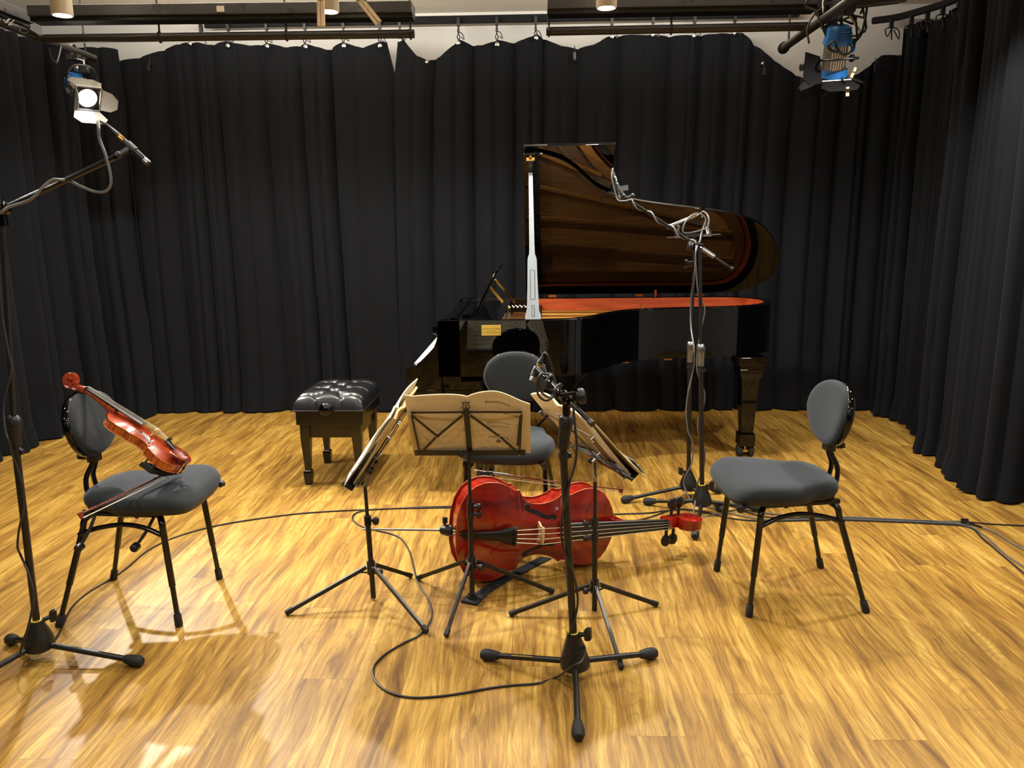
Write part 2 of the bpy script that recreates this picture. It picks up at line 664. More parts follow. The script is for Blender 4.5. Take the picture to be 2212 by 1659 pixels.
def curtain(path, tops, seed, step=.17, amp=.045, rows=36, ds=.013, hem=.012, flip=1, side=None):
    """cloth along path (plan points); tops [(distance, top z)]; side: [(h, shift along path)] at both ends"""
    P = [Vector((p[0], p[1], 0)) for p in path]
    L = [0]
    for a, b in zip(P, P[1:]):
        L.append(L[-1] + (b - a).length)

    def pos(s):
        for i in range(len(P) - 1):
            if s <= L[i + 1] + 1e-9:
                break
        t = (P[i + 1] - P[i]).normalized()
        return P[i] + t * (s - L[i]), V(t.y, -t.x, 0) * flip
    d = fold_fn(seed, step, amp)
    n = int(L[-1] / ds)
    mb = MB()

    def fn(u, v):
        s0 = u * L[-1]
        zt = interp(tops, s0)
        s = s0
        if side:
            s = s0 + interp(side[0], v) * max(0, 1 - u * 9) + interp(side[1], v) * max(0, 1 - (1 - u) * 9)
        p, nn = pos(s)
        z = hem + (zt - hem) * v + .008 * noise.noise((s0 * 6, seed, 0)) * (1 - v)
        q = p + nn * d(s0, v)
        # cloth breaks a little on the floor
        return V(q.x, q.y, z) + nn * (.03 * max(0, .06 - v) / .06 * (1 + noise.noise((s0 * 5, 1, seed))))
    mb.grid(fn, n, rows, uv=False)
    return mb


CUR_Y = 6.44
tl_px = [(235, 133), (300, 125), (350, 105), (380, 97), (408, 90), (430, 92), (450, 97), (490, 90), (540, 99), (575, 92), (620, 103), (658, 94), (705, 107), (741, 92), (785, 105), (820, 90), (829, 89)]
tr_px = [(857, 80), (868, 84), (880, 100), (897, 120), (922, 131), (948, 122), (972, 102), (990, 86), (1015, 96), (1040, 98), (1073, 87), (1100, 92), (1130, 85), (1158, 74), (1185, 90), (1215, 101), (1245, 104), (1280, 97), (1310, 80), (1340, 75), (1410, 76), (1500, 76), (1588, 70), (1603, 72), (1625, 92), (1650, 115), (1690, 146), (1735, 168), (1790, 178), (1850, 160), (1882, 138), (1900, 120)]


def tops_of(px, x0):
    return [(at(x, y, CUR_Y).x - x0, at(x, y, CUR_Y).z) for x, y in px]


xl0, xl1 = at(235, 133, CUR_Y).x - .12, at(829, 89, CUR_Y).x
t = tops_of(tl_px, xl0)
c_left_back = Thing('curtain', 'wide black curtain on the back wall behind the piano bench', 'curtain', (xl0, CUR_Y, 0), group=None)
c_left_back.part('cloth', curtain([(xl0, CUR_Y), (xl1 + .02, CUR_Y)], [(0, t[0][1] - .02)] + t, 3, .30, .036, side=([(0, 0), (1, 0)], [(0, .10), (.88, .08), (1, 0)])), M_curtain, sharp=80)
xr0, xr1 = at(857, 80, CUR_Y).x, 2.92
t = tops_of(tr_px, xr0)
c_right_back = Thing('curtain', 'wide black curtain on the back wall behind the grand piano', 'curtain', (xr0, CUR_Y, 0))
c_right_back.part('cloth', curtain([(xr0 + .01, CUR_Y), (xr1, CUR_Y)], t, 11, .27, .042, side=([(0, -.09), (.88, -.05), (1, 0)], [(0, 0), (1, 0)])), M_curtain, sharp=80)
c_left = Thing('curtain', 'black curtain along the wall beside the violinist chair', 'curtain', (-3.7, 5, 0))
c_left.part('cloth', curtain([(-3.80, .6), (-3.72, 4.2), (-3.70, 5.55), (-3.63, 6.02), (-3.46, 6.22), (-3.22, 6.27)], [(0, 2.9), (6.2, 2.95)], 21, .26, .06), M_curtain, sharp=80)
c_right = Thing('curtain', 'black curtain on the curved rail in the corner beyond the piano tail', 'curtain', (2.85, 5.6, 0))
rp = [(2.79, 6.27), (2.92, 6.12), (2.94, 5.9), (2.80, 5.25)]
c_right.part('cloth', curtain(rp, [(0, 2.99), (.15, 3.01), (.36, 2.97), (.42, 3.0), (.6, 2.98), (.72, 2.96), (.8, 3.0), (1.0, 2.97), (1.25, 3.0)], 31, .21, .055), M_curtain, sharp=80)
c_near = Thing('curtain', 'heavy black curtain with deep folds nearest the camera beside the cables', 'curtain', (2.7, 4.4, 0))
c_near.part('cloth', curtain([(2.64, 5.22), (2.74, 5.0), (2.62, 4.70), (2.60, 4.5), (2.53, 4.30), (2.74, 4.10), (2.95, 3.7)], [(0, 3.0), (2, 3.0)], 45, .22, .07), M_curtain, sharp=80)
c_front = Thing('curtain', 'black curtain behind the camera', 'curtain', (0, -3.3, 0))
c_front.part('cloth', curtain([(-3.9, -3.3), (.2, -3.3)], [(0, 2.9), (9, 2.9)], 51, .3, .06, ds=.03, rows=6), M_curtain, sharp=80)

# eyelets, carriers and ties of the curtains
RAIL_Y = 6.50


def eyelet(th, p, r=.016):
    th.part('eyelet', MB().lathe([(r * .4, -.003), (r, -.003), (r, .004), (r * .55, .006), (r * .4, .002)], p, (0, -1, 0), 14), M_chrome)


def hook(th, px, pyr, pyt):
    """carrier on the rail at photo height pyr, tie down to the cloth at pyt"""
    a, b = at(px, pyr, RAIL_Y - .05), at(px, pyt, CUR_Y - .05)
    mb = MB().box(a, (.022, .03, .062)).ball(a + V(0, -.016, .02), .006, 8)
    mb.box(a + V(0, 0, -.045), (.014, .012, .034)).tube([a + V(-.006, -.01, -.055), a + V(-.007, -.012, -.075), a + V(.007, -.012, -.075), a + V(.006, -.01, -.055)], .004, 6)
    lo = a + V(0, 0, -.07)
    if (lo - b).length > .02:
        mb.tube([lo + V(-.004, 0, 0), lo.lerp(b, .5) + V(.012, -.01, 0), b], .004, 6)
        mb.tube([lo + V(.004, 0, 0), lo.lerp(b, .5) + V(-.010, -.012, 0), b + V(.008, 0, 0)], .004, 6)
        mb.tube(cr([lo, lo + V(.03, -.02, -.02), lo + V(.045, -.02, -.06), lo + V(.02, -.02, -.045)], 4), .0035, 6)
    th.part('curtain_hook', mb, M_plastic)


for x, yr, yt in ((434, 62, 84), (492, 57, 97), (575, 56, 99), (658, 55, 100), (741, 52, 98), (820, 55, 97)):
    hook(c_left_back, x, yr, yt)
for x, y in ((323, 148), (410, 94), (492, 99), (577, 100), (660, 101), (743, 99), (821, 99), (242, 142)):
    eyelet(c_left_back, at(x, y, CUR_Y - .055))
for x, yr, yt in ((863, 50, 86), (990, 48, 92), (1073, 46, 94), (1157, 44, 81), (1322, 45, 77), (1411, 42, 74), (1501, 41, 76), (1588, 38, 70)):
    hook(c_right_back, x, yr, yt)
for x, y in ((864, 87), (990, 93), (1074, 96), (1158, 82), (1322, 79), (1411, 75), (1500, 77), (1588, 71)):
    eyelet(c_right_back, at(x, y, CUR_Y - .06))


def loose_hook(th, px, py):
    p = at(px, py, CUR_Y - .075)
    mb = MB().box(p, (.02, .022, .055)).ball(p + V(-.006, -.012, -.02), .007, 8).ball(p + V(.010, -.012, -.02), .006, 8)
    mb.tube([p + V(0, 0, .025), p + V(.004, .01, .05), p + V(0, .02, .08)], .004, 6)
    th.part('curtain_hook', mb, M_plastic, label='loose hook hanging on the cloth')


loose_hook(c_left_back, 323, 147)
for q in ((1241, 122), (1650, 155), (1731, 192), (1892, 148)):
    loose_hook(c_right_back, *q)
for x, y in ((922, 134), (1648, 137)):
    eyelet(c_right_back, at(x, y, CUR_Y - .06), .012)

# rails
single('curtain_rail', MB().box((.02 + at(1072, 45, RAIL_Y).x, RAIL_Y, at(1072, 41, RAIL_Y).z), (at(1714, 30, RAIL_Y).x - at(430, 48, RAIL_Y).x, .035, .055)), M_rail,
       'straight black curtain rail on the pale back wall', 'rail', bevel=.003)
rail2 = [at(1886, 45, 6.45), at(1935, 38, 6.3), at(1985, 25, 5.95), at(2040, 8, 5.6), at(2085, -12, 5.3), at(2130, -40, 4.9)]
single('curtain_rail', MB().tube(cr(rail2, 6), .026, 8), M_rail, 'curved black curtain rail in the corner beyond the piano tail', 'rail')
for x, y, Y in ((1926, 50, 6.3), (1969, 44, 6.05), (2004, 32, 5.85), (2037, 20, 5.62), (2072, 6, 5.4)):
    p = at(x, y, Y)
    mb = MB().box(p, (.025, .025, .07)).tube([p, p + V(0, -.02, -.12)], .006, 6)
    mb.tube(cr([p + V(0, -.01, -.03), p + V(-.05, -.02, -.05), p + V(-.035, -.03, -.10), p + V(0, -.02, -.04), p + V(.045, -.03, -.06), p + V(.05, -.03, -.12), p + V(.01, -.02, -.05)], 5), .0045, 6)
    c_right.part('curtain_hook', mb, M_plastic)

# ---------------------------------------------------------------- rig under the ceiling: trunking and pipes
RIG_Y = 4.9
PZ = at(500, 78, RIG_Y).z


def trunk(p, q, label, w=.15, h=.062, uplight=False):
    t = Thing('cable_trunking', label, 'trunking', p)
    t.part('trunk_body', MB().bar(p, q, w, h), M_duct, bevel=.004)
    d = (Vector(q) - Vector(p)).normalized()
    if uplight:  # added tube and area light that brighten the ceiling and back wall
        m_ = (Vector(p) + Vector(q)) / 2 + V(0, .05, h / 2 + .010)
        L_ = (Vector(q) - Vector(p)).length - .3
        t.part('added_uplight_tube', MB().tube([m_ - d * L_ / 2, m_ + d * L_ / 2], .009, 10), M_added_uplight)
        la = bpy.data.lights.new('added_uplight_lamp', 'AREA')
        la.shape, la.size, la.size_y, la.energy, la.color = 'RECTANGLE', L_, .04, UPL_W * L_, LAMP_COL
        lo = bpy.data.objects.new('added_uplight_lamp', la)
        C.objects.link(lo)
        lo.parent = t.o
        lo.matrix_local = t.I @ (Matrix.Translation(m_ + V(0, 0, .02)) @ Matrix.Rotation(rad(180 - 12), 4, 'X'))
    t.part('trunk_lip', MB().bar(Vector(p) + V(0, 0, -h / 2 - .012), Vector(q) + V(0, 0, -h / 2 - .012), w * .72, .024), M_black, bevel=.002)
    return t


tb = trunk(at(75, 30, RIG_Y), at(893, 21, RIG_Y), 'long black cable trunking above the piano bench, with a small sticker', uplight=True)
tb.part('sticker', MB().box(at(476, 19, RIG_Y - .083), (.045, .002, .032)), M_lampwhite, label='small pale sticker')
trunk(at(1182, 14, RIG_Y), at(1760, 4, RIG_Y), 'long black cable trunking above the grand piano', uplight=True)
trunk(at(75, 30, RIG_Y) + V(-.15, .1, .0), at(75, 30, RIG_Y) + V(-.15, -4.5, .0), 'black cable trunking running along the wall to the lit spotlight corner')
trunk(at(1770, 4, RIG_Y) + V(.07, .1, .0), at(1770, 4, RIG_Y) + V(.07, -4.5, .0), 'black cable trunking running over the unlit blue spotlight')


def pipe(p, q, label, r=.0245, hang=()):
    t = Thing('lighting_pipe', label, 'pipe', p)
    t.part('tube', MB().tube([p, q], r, 20), M_duct_under)
    for h in hang:
        h = Vector(h)
        t.part('hanger', MB().tube([V(h.x, h.y, ZC), V(h.x, h.y, h.z + r)], .006, 8).tube([h + V(0, math.cos(a) * (r + .005), math.sin(a) * (r + .005)) for a in [i * math.pi / 8 for i in range(17)]], .005, 6), M_black)
    return t


p0, p1 = at(90, 84, RIG_Y), at(895, 73, RIG_Y)
pipe(p0, p1, 'black lighting pipe hanging in front of the curtain gap', hang=(p0.lerp(p1, .32), p0.lerp(p1, .66), p0.lerp(p1, .99)))
q0, q1 = at(1180, 68, RIG_Y), at(1745, 57, RIG_Y)
pipe(q0, q1, 'black lighting pipe hanging above the grand piano', hang=(q0.lerp(q1, .01), q0.lerp(q1, .48)))
LPX, RPX = at(203, 126, 5.65), at(1692, 104, 5.3)
lp = pipe(LPX, V(LPX.x - .02, 1.2, LPX.z), 'black lighting pipe that carries the lit spotlight', hang=(V(LPX.x, 5.55, LPX.z), V(LPX.x, 3.2, LPX.z)))
rp_ = pipe(RPX, V(RPX.x, 1.2, RPX.z), 'black lighting pipe that carries the unlit blue spotlight', hang=(V(RPX.x, 5.2, RPX.z),))
mb = MB()
mb.lathe([(.034, -.01), (.036, .0), (.034, .03)], RPX, (0, -1, 0), 20)
rp_.part('end_cap', mb, M_black)


# ---------------------------------------------------------------- ceiling downlights (back row seen, nearer ones added for light)
def downlight(x, y, z, label, in_view=False, k=1.0):
    t = Thing('ceiling_downlight', label, 'ceiling light', (x, y, ZC), group=None if in_view else 'added ceiling downlights over the floor nearer the camera')
    t.part('can', MB().lathe([(.055, 0), (.055, ZC - z), (.047, ZC - z), (.046, ZC - z - .02), (.02, ZC - z - .02)], (x, y, ZC), (0, 0, -1), 28), M_lampwhite)
    t.part('diffuser', MB().lathe([(.002, 0), (.046, 0), (.046, -.004), (.002, -.004)], (x, y, z + .012), (0, 0, 1), 28), M_lampglow)
    ld = bpy.data.lights.new('downlight_lamp', 'SPOT')
    ld.energy, ld.color = LAMP_W * k, LAMP_COL
    ld.spot_size, ld.spot_blend, ld.shadow_soft_size = rad(160), .4, .045
    lo = bpy.data.objects.new('downlight_lamp', ld)
    C.objects.link(lo)
    lo.parent = t.o
    lo.location = (0, 0, z - ZC - .012)
    return t


DZ = at(710, 25, 4.45).z
for (px_, py_), lab in (((135, 34), 'white cylindrical downlight above the lit spotlight'), ((711, 26), 'white cylindrical downlight between two wooden pegs'), ((1310, 18), 'white cylindrical downlight above the grand piano lid')):
    p = at(px_, py_, 4.45)
    downlight(p.x, p.y, p.z, lab, True, k=1.65)


downlight(2.05, 3.75, DZ, 'added white ceiling downlight, unseen over the nearer floor', k=1.5)  # added out of view to light the near curtain
for y in (2.7, .9):  # unseen rows added for more light in the room
    for x in (-2.75, -1.15, .45, 2.05):
        downlight(x, y, DZ, 'added white ceiling downlight, unseen over the nearer floor', k=.50)


def pendant(x, y, z=2.62):  # unseen lamps added to brighten ceiling and curtains
    t = Thing('added_pendant_globe', 'added white globe pendant lamp, unseen behind the camera', 'pendant lamp', (x, y, ZC), group='added globe pendants over the nearer floor')
    t.part('cord', MB().tube([V(x, y, ZC), V(x, y, z + .10)], .005, 6), M_black)
    t.part('globe', MB().ball((x, y, z), .10, 20), M_added_globe)
    ld = bpy.data.lights.new('added_pendant_lamp', 'POINT')
    ld.energy, ld.color, ld.shadow_soft_size = PEND_W, PEND_COL, .101
    lo = bpy.data.objects.new('added_pendant_lamp', ld)
    C.objects.link(lo)
    lo.parent = t.o
    lo.location = (0, 0, z - ZC)


for y in (-.9, -2.7):
    for x in (-2.4, 0, 2.4):
        pendant(x, y)


# ---------------------------------------------------------------- spotlights
def spotlight(loc, aim, label, lit, up=(0, 0, 1), s=1.0, doors=(70, 70, 70, 70)):
    f = Vector(aim).normalized()
    x = f.cross(Vector(up)).normalized()
    z = x.cross(f)
    R = Matrix((x, f, z)).transposed()
    t = Thing('spotlight', label, 'stage light', loc, R)
    P = lambda a, b, c: V(a * s, b * s, c * s)

    def ring(b, r, n=8, sq=1.0):
        return [P(r * math.cos(math.pi * (2 * k + 1) / n), b, r * sq * math.sin(math.pi * (2 * k + 1) / n)) for k in range(n)]
    t.part('housing', MB().loft([ring(-.10, .066), ring(.06, .066)]), M_alu, local=True, bevel=.004)
    fin = MB()
    for k in range(7):
        fin.box(P(-.04 + k * .0133, -.02, .066), (.005 * s, .12 * s, .012 * s))
    t.part('cooling_fin', fin, M_alu, local=True)
    t.part('rear_cap', MB().loft([ring(-.175, .046), ring(-.165, .064), ring(-.10, .075), ring(-.075, .075)]), M_blue, local=True, bevel=.004)
    louv = MB()
    for k in range(4):
        louv.box(P(0, -.15 + k * .014, .066 + k * .002), (.07 * s, .005 * s, .012 * s))
    t.part('louvre', louv, M_blue, local=True)
    t.part('front_ring', MB().loft([ring(.05, .074, 28), ring(.09, .078, 28), ring(.09, .060, 28), ring(.082, .058, 28)], caps=False), M_blue if not lit else M_black, local=True)
    t.part('lens', MB().lathe([(.001, .006), (.03, .004), (.057, -.006), (.057, -.012), (.001, -.012)], P(0, .086, 0), (0, 1, 0), 28), M_spotglow if lit else M_lens, local=True)
    bd = MB()
    q = .078 * s
    for a, b in (((-q, q), (q, q)), ((q, q), (q, -q)), ((q, -q), (-q, -q)), ((-q, -q), (-q, q))):
        bd.tube([V(a[0], .096 * s, a[1]), V(b[0], .096 * s, b[1])], .006 * s, 8)
    t.part('barn_door_frame', bd, M_steel, local=True)
    for k, ang in enumerate(doors):
        A = Matrix.Rotation(k * math.pi / 2, 3, 'Y')
        a = rad(ang)
        e1 = V(0, math.sin(a), math.cos(a))
        L = .125 * s if k % 2 == 0 else .105 * s
        w0, w1, w2 = (.076, .105, .07) if k % 2 == 0 else (.07, .062, .03)
        o = V(0, .098 * s, .08 * s)
        poly = [(-w0 * s, 0), (w0 * s, 0), (w1 * s, L * .62), (w2 * s, L), (-w2 * s, L), (-w1 * s, L * .62)]
        nrm = V(1, 0, 0).cross(e1) * .002
        mb = MB().prism([(p[0], p[1]) for p in poly], lambda i, j: o + V(i, 0, 0) + e1 * j, nrm)
        mb.v = [A @ p for p in mb.v]
        t.part('barn_door', mb, M_alu if lit else M_rail, local=True)
    yk = cr([P(-.092, 0, 0), P(-.094, -.02, .09), P(-.06, -.03, .155), P(0, -.035, .17), P(.06, -.03, .155), P(.094, -.02, .09), P(.092, 0, 0)], 5)
    t.part('yoke', MB().tube(yk, .006 * s, 8, sq=1.0), M_black, local=True)
    for sx in (-1, 1):
        t.part('tilt_knob', MB().lathe([(.008, -.02), (.008, .0), (.02, .0), (.022, .012), (.018, .02)], P(sx * .085, 0, 0), (sx, 0, 0), 10), M_plastic, local=True)
    # lamp_power cable stub
    return t


SL = at(178, 200, 5.32)
aim = V(.25, 2.5, 0) - SL
spL = spotlight(SL, aim, 'lit spotlight with silver barn doors hanging in the corner above the boom microphone', True, s=1.0, doors=(-88, 84, 74, 38))
top = SL + V(.0, .06, .16)
pin = Vector((LPX.x, SL.y + .08, LPX.z))
mb = MB().tube([top, top + V(.0, .0, .05), pin + V(.02, -.02, -.06)], .009, 10)
mb.box(top, (.05, .04, .05)).tube([top + V(-.05, 0, 0), top + V(.03, 0, 0)], .008, 8).ball(top + V(-.05, 0, 0), .022, 10)
mb.box(pin + V(0, 0, -.045), (.075, .05, .035)).tube([pin + V(0, math.cos(a) * .034, math.sin(a) * .034) for a in [i * math.pi / 6 for i in range(12)]], .012, 8, closed=True)
mb.box(pin + V(.045, 0, -.06), (.05, .03, .03))
spL.part('clamp', mb, M_steel)
ld = bpy.data.lights.new('spotlight_lamp', 'SPOT')
ld.energy, ld.color, ld.spot_size, ld.spot_blend, ld.shadow_soft_size = 480, (1, .95, .88), rad(50), .35, .03
lo = bpy.data.objects.new('spotlight_lamp', ld)
C.objects.link(lo)
lo.parent = spL.o
lo.location = (0, .11, 0)
lo.rotation_euler = (rad(90), 0, 0)       # local -Z along +Y

SR = at(1803, 128, 4.62)
spR = spotlight(SR, V(.05, .38, -.92), 'unlit blue and silver spotlight tilted down above the piano tail', False, up=(0, -.9, -.4), s=1.0, doors=(12, 30, 85, 20))
hub = SR + V(-.02, .10, .16)
cl = MB()
for dx, h in ((-.07, .26), (.03, .30), (-.02, .17)):
    b = SR + V(dx, .03, h)
    cl.box(b, (.075, .045, .03)).tube([b + V(0, 0, -.09), b + V(0, 0, .09)], .011, 10)
    cl.box(b + V(.0, -.03, -.05), (.035, .03, .045)).ball(b + V(.0, -.05, -.05), .014, 10).box(b + V(0, 0, .085), (.085, .02, .018))
spR.part('clamp', cl, M_chrome)
spR.part('hanging_pin', MB().tube([SR + V(0, .05, .15), SR + V(0, .05, .42)], .012, 10), M_steel)
blk = MB().bar(at(1740, 180, 4.58), at(1744, 112, 4.58), .012, .10, up=(1, 0, 0))
P1 = [at(*q, 4.56) for q in ((1736, 172), (1741, 112), (1772, 122), (1775, 180), (1750, 183))]
blk = MB().loft([P1, [p + V(0, .012, 0) for p in P1]])
spR.part('barn_door', blk, M_rail, label='large black side leaf')
spR.part('leaf_knob', MB().lathe([(.018, -.006), (.022, 0), (.018, .012)], at(1733, 145, 4.56), (-1, 0, 0), 10), M_plastic)

# cable tangle above the unlit spotlight
rnd = random.Random(5)
cab = []
for k in range(9):
    c0 = SR + V(rnd.uniform(-.09, .10), rnd.uniform(-.09, .02), rnd.uniform(.10, .34))
    r1, r2 = rnd.uniform(.05, .12), rnd.uniform(.04, .11)
    a0 = rnd.uniform(0, 6)
    pts = [c0 + V(math.cos(a0 + i * .8) * r1, rnd.uniform(-.02, .02), math.sin(a0 + i * .8) * r2) for i in range(7)]
    cab.append(cr(pts, 5))
LB = ['black lamp cable coiled tightly against the chrome clamps', 'black lamp cable looped across the blue lamp housing', 'black lamp cable hanging in a wide loop beside the clamps']
groups = ([0, 1, 2], [3, 4, 5], [6, 7, 8])
for g, lab in zip(groups, LB):
    mb = MB()
    for k in g:
        mb.tube(cab[k], .006, 6)
    a_, b_ = cab[g[0]][-1], cab[g[1]][0]
    mb.tube([a_, a_.lerp(b_, .5) + V(0, -.02, -.02), b_], .006, 6)
    a_, b_ = cab[g[1]][-1], cab[g[2]][0]
    mb.tube([a_, a_.lerp(b_, .5) + V(0, -.02, .02), b_], .006, 6)
    single('lamp_cable', mb, M_cable, lab, 'cable')
single('lamp_cable', MB().tube(cr([at(1873, 14, 4.55), at(1868, 45, 4.55), at(1858, 78, 4.55), at(1835, 98, 4.55), at(1812, 112, 4.55), at(1795, 108, 4.52), at(1790, 98, 4.5), at(1800, 88, 4.5)], 6), .007, 8), M_cable, 'long black cable sweeping down from the ceiling in an arc beside the unlit spotlight', 'cable')
single('safety_wire', MB().tube(cr([at(1832, 30, 4.58), at(1846, 50, 4.58), at(1858, 68, 4.58), at(1850, 78, 4.58), at(1830, 70, 4.58)], 6), .005, 6), M_chrome, 'bright metal safety wire curving beside the chrome clamps', 'wire')
single('safety_rope', MB().tube(cr([at(1840, 70, 4.55), at(1836, 84, 4.55), at(1846, 95, 4.55), at(1842, 112, 4.55), at(1838, 95, 4.54), at(1830, 76, 4.55)], 5), .006, 6), M_blue, 'thin blue rope hanging beside the unlit spotlight', 'rope')

# black flat fixture at the top edge
bf = Thing('flood_light', 'flat black flood light cut by the ceiling edge beside the unlit spotlight', 'stage light', at(1890, 0, 4.4))
cpts = [at(*q, 4.42) for q in ((1815, 18), (1955, 2), (1975, -18), (1960, -75), (1820, -75), (1812, -20))]
bf.part('body', MB().loft([cpts, [p + V(0, .10, .01) for p in cpts]]), M_black, bevel=.006)
bf.part('front_frame', MB().tube([p + V(0, -.006, 0) for p in cpts], .008, 8, closed=True), M_duct)
bf.part('knob', MB().lathe([(.02, 0), (.03, .01), (.03, .03), (.015, .035)], at(1832, 22, 4.42), (0, -1, 0), 14), M_plastic)
c = at(1890, -60, 4.45)
bf.part('hanger', MB().tube([c, V(c.x, c.y, ZC)], .012, 10), M_black)


# wooden pegs
def peg(p, q, Y, label, wdt=.010, grey=False, group=None):
    a, b = at(*p, Y), at(*q, Y)
    d = (b - a).normalized()
    s = d.cross(V(0, 1, 0)).normalized()
    t = Thing('clothes_peg', label, 'clothes peg', a, group=group)
    for k in (-1, 1):
        t.part('jaw', MB().bar(a + s * k * wdt * .32, b + s * k * wdt * .42, wdt * .7, .010, up=(0, 1, 0)), M_pegwood, bevel=.001)
    m_ = a.lerp(b, .45)
    t.part('spring', MB().tube([m_ + V(0, -.008, 0) + s * wdt * .7 * math.cos(i) + d * .003 * math.sin(i) for i in range(8)], .0012, 6), M_steel)
    if grey:
        t.part('grip_sleeve', MB().bar(a + s * wdt * .9, a.lerp(b, .55) + s * wdt * .9, wdt * .8, .012, up=(0, 1, 0)), M_greycable, bevel=.001)
    return t


peg((1848, 146), (1838, 168), 4.5, 'pale wooden clothes peg clipped to the side of the unlit spotlight', .010)
peg((1831, 188), (1830, 208), 4.5, 'pale wooden clothes peg dangling under the unlit spotlight', .012)
peg((692, -50), (694, 57), 2.2, 'long pale wooden peg hanging straight down in front of the trunking', .013)
peg((742, -45), (818, 50), 2.2, 'pale wooden peg with a grey sleeve hanging at a slant in front of the trunking', .013, True)
a, b = at(694, 20, 2.19), at(800, 25, 2.19)
ho = Thing('peg_bar', 'thin black bar hung from the ceiling that carries the wooden pegs', 'bar', at(720, -50, 2.2))
ho.part('bar', MB().tube([at(660, -48, 2.2), at(780, -48, 2.2)], .008, 8), M_black)
c = at(720, -48, 2.2)
ho.part('rod', MB().tube([c, V(c.x, c.y, ZC)], .006, 8), M_black)
# folded black cables hanging on the pipe in the lit spotlight corner
for pts, lab in ((((105, 105), (112, 125), (122, 135), (128, 120), (132, 100)), 'black cable hanging in a bow under the pipe beside the lit spotlight'),
                 (((8, 48), (3, 40), (10, 50), (20, 42), (28, 52), (18, 55), (30, 44)), 'black cable bunched on the wall pipe at the picture edge'),
                 (((45, 58), (42, 68), (55, 72), (62, 60), (52, 55), (66, 66), (82, 76), (86, 90)), 'black cable coiled on the pipe near the trunking corner')):
    single('lamp_cable', MB().tube(cr([atx(x, y, LPX.x + .03) for x, y in pts], 6), .006, 6), M_cable, lab, 'cable')

# ---------------------------------------------------------------- grand piano
ZR, ZU = 1.03, .70           # rim top, rim underside
YN, YS = 4.40, 5.83          # near (straight) side, spine side
pn = Thing('grand_piano', 'black polished concert grand piano with its lid raised on a tall prop', 'piano', (.4, 5.1, 0))
rim_pts = [(-.549, YN), (-.35, YN), (-.1, YN), (.12, YN + .008), (.25, YN + .045), (.36, YN + .135), (.45, YN + .27), (.54, YN + .40), (.64, YN + .495), (.78, YN + .555), (1.05, YN + .605), (1.28, YN + .64), (1.44, YN + .70), (1.58, YN + .82), (1.66, YN + .99), (1.672, YN + 1.15), (1.61, YN + 1.31), (1.48, YN + 1.405), (1.30, YS), (.9, YS), (.3, YS), (-.2, YS), (-.549, YS)]
rim = [V(p.x, p.y, 0) for p in cr([(a, b, 0) for a, b in rim_pts], 6)]


def offset(path, d):
    out = []
    for i, p in enumerate(path):
        a, b = path[max(i - 1, 0)], path[min(i + 1, len(path) - 1)]
        t_ = (b - a).normalized()
        out.append(p + V(-t_.y, t_.x, 0) * d)
    return out


def wall_strip(path, d0, d1, z0, z1, bev=.004):
    A, B = offset(path, d0), offset(path, d1)
    a2, b2 = offset(path, d0 + bev * (1 if d1 > d0 else -1)), offset(path, d1 - bev * (1 if d1 > d0 else -1))
    U = lambda p, z: V(p.x, p.y, z)
    rings = [[U(A[i], z0), U(A[i], z1 - bev), U(a2[i], z1), U(b2[i], z1), U(B[i], z1 - bev), U(B[i], z0)] for i in range(len(path))]
    return MB().loft(rings)


pn.part('rim', wall_strip(rim, 0, .055, ZU, ZR), M_gloss, sharp=30)
inner = [p for i, p in enumerate(rim) if p.x > -.04]
pn.part('inner_rim', wall_strip(inner, .0555, .062, .80, ZR - .004, .001), M_innerrim, sharp=30, label='red orange wooden inner face of the case')
under = [V(p.x, p.y, ZU) for p in offset(rim, .06)]
pn.part('underside', MB().loft([[p + V(0, 0, .0) for p in under], [p + V(0, 0, .03) for p in under]]), M_sound)
rib = MB()
for k in range(6):
    x = -.3 + k * .3
    rib.box((x, 5.15 + .06 * k, ZU + .0), (.05, 1.0 - .09 * k, .05))
pn.part('brace', rib, M_sound, label='pale wooden back braces')

chk = [(-.42, ZR), (-.545, ZR), (-.549, 1.02), (-.552, .95), (-.557, .915), (-.575, .872), (-.61, .835), (-.655, .792), (-.69, .765), (-.715, .757), (-.733, .750), (-.741, .738), (-.743, .72), (-.743, .665), (-.42, .665)]
for y in (YN, YS - .055):
    pn.part('cheek', MB().prism(chk, lambda a, b, y=y: V(a, y, b), V(0, .055, 0)), M_gloss, bevel=.003, sharp=25)
kb = MB().box((-.515, (YN + YS) / 2, .645), (.45, YS - YN - .01, .05))
pn.part('key_bed', kb, M_gloss, bevel=.003)
pn.part('lower_moulding', MB().box((-.47, (YN + YS) / 2, .592), (.46, YS - YN - .03, .05)), M_gloss, bevel=.003)
pn.part('key_slip', MB().box((-.722, (YN + YS) / 2, .70), (.022, YS - YN - .11, .06)), M_gloss, bevel=.002)
kbd = pn.part('keyboard', MB().box((-.63, (YN + YS) / 2, .70), (.16, YS - YN - .12, .05)), M_plastic)
y0, kw = YN + .095, .02375
wk = MB().box((0, 0, 0), (.148, .0224, .03)).build('white_key', M_ivory, kbd, None, bevel=.0012)
bk = MB().box((0, 0, 0), (.092, .011, .022)).build('black_key', M_ebony, kbd, None, bevel=.0012)
fw = fb = True
for i in range(52):
    o = wk if fw else wk.copy()
    if not fw:
        C.objects.link(o)
    fw = False
    o.location = pn.I @ V(-.632, y0 + kw * (i + .5), .752)
    if i % 7 not in (1, 4) and i < 51:
        o = bk if fb else bk.copy()
        if not fb:
            C.objects.link(o)
        fb = False
        o.location = pn.I @ V(-.600, y0 + kw * (i + 1), .776)
pn.part('fallboard', MB().bar((-.545, YN + .06, .84), (-.545, YS - .06, .84), .02, .19), M_gloss, bevel=.004)
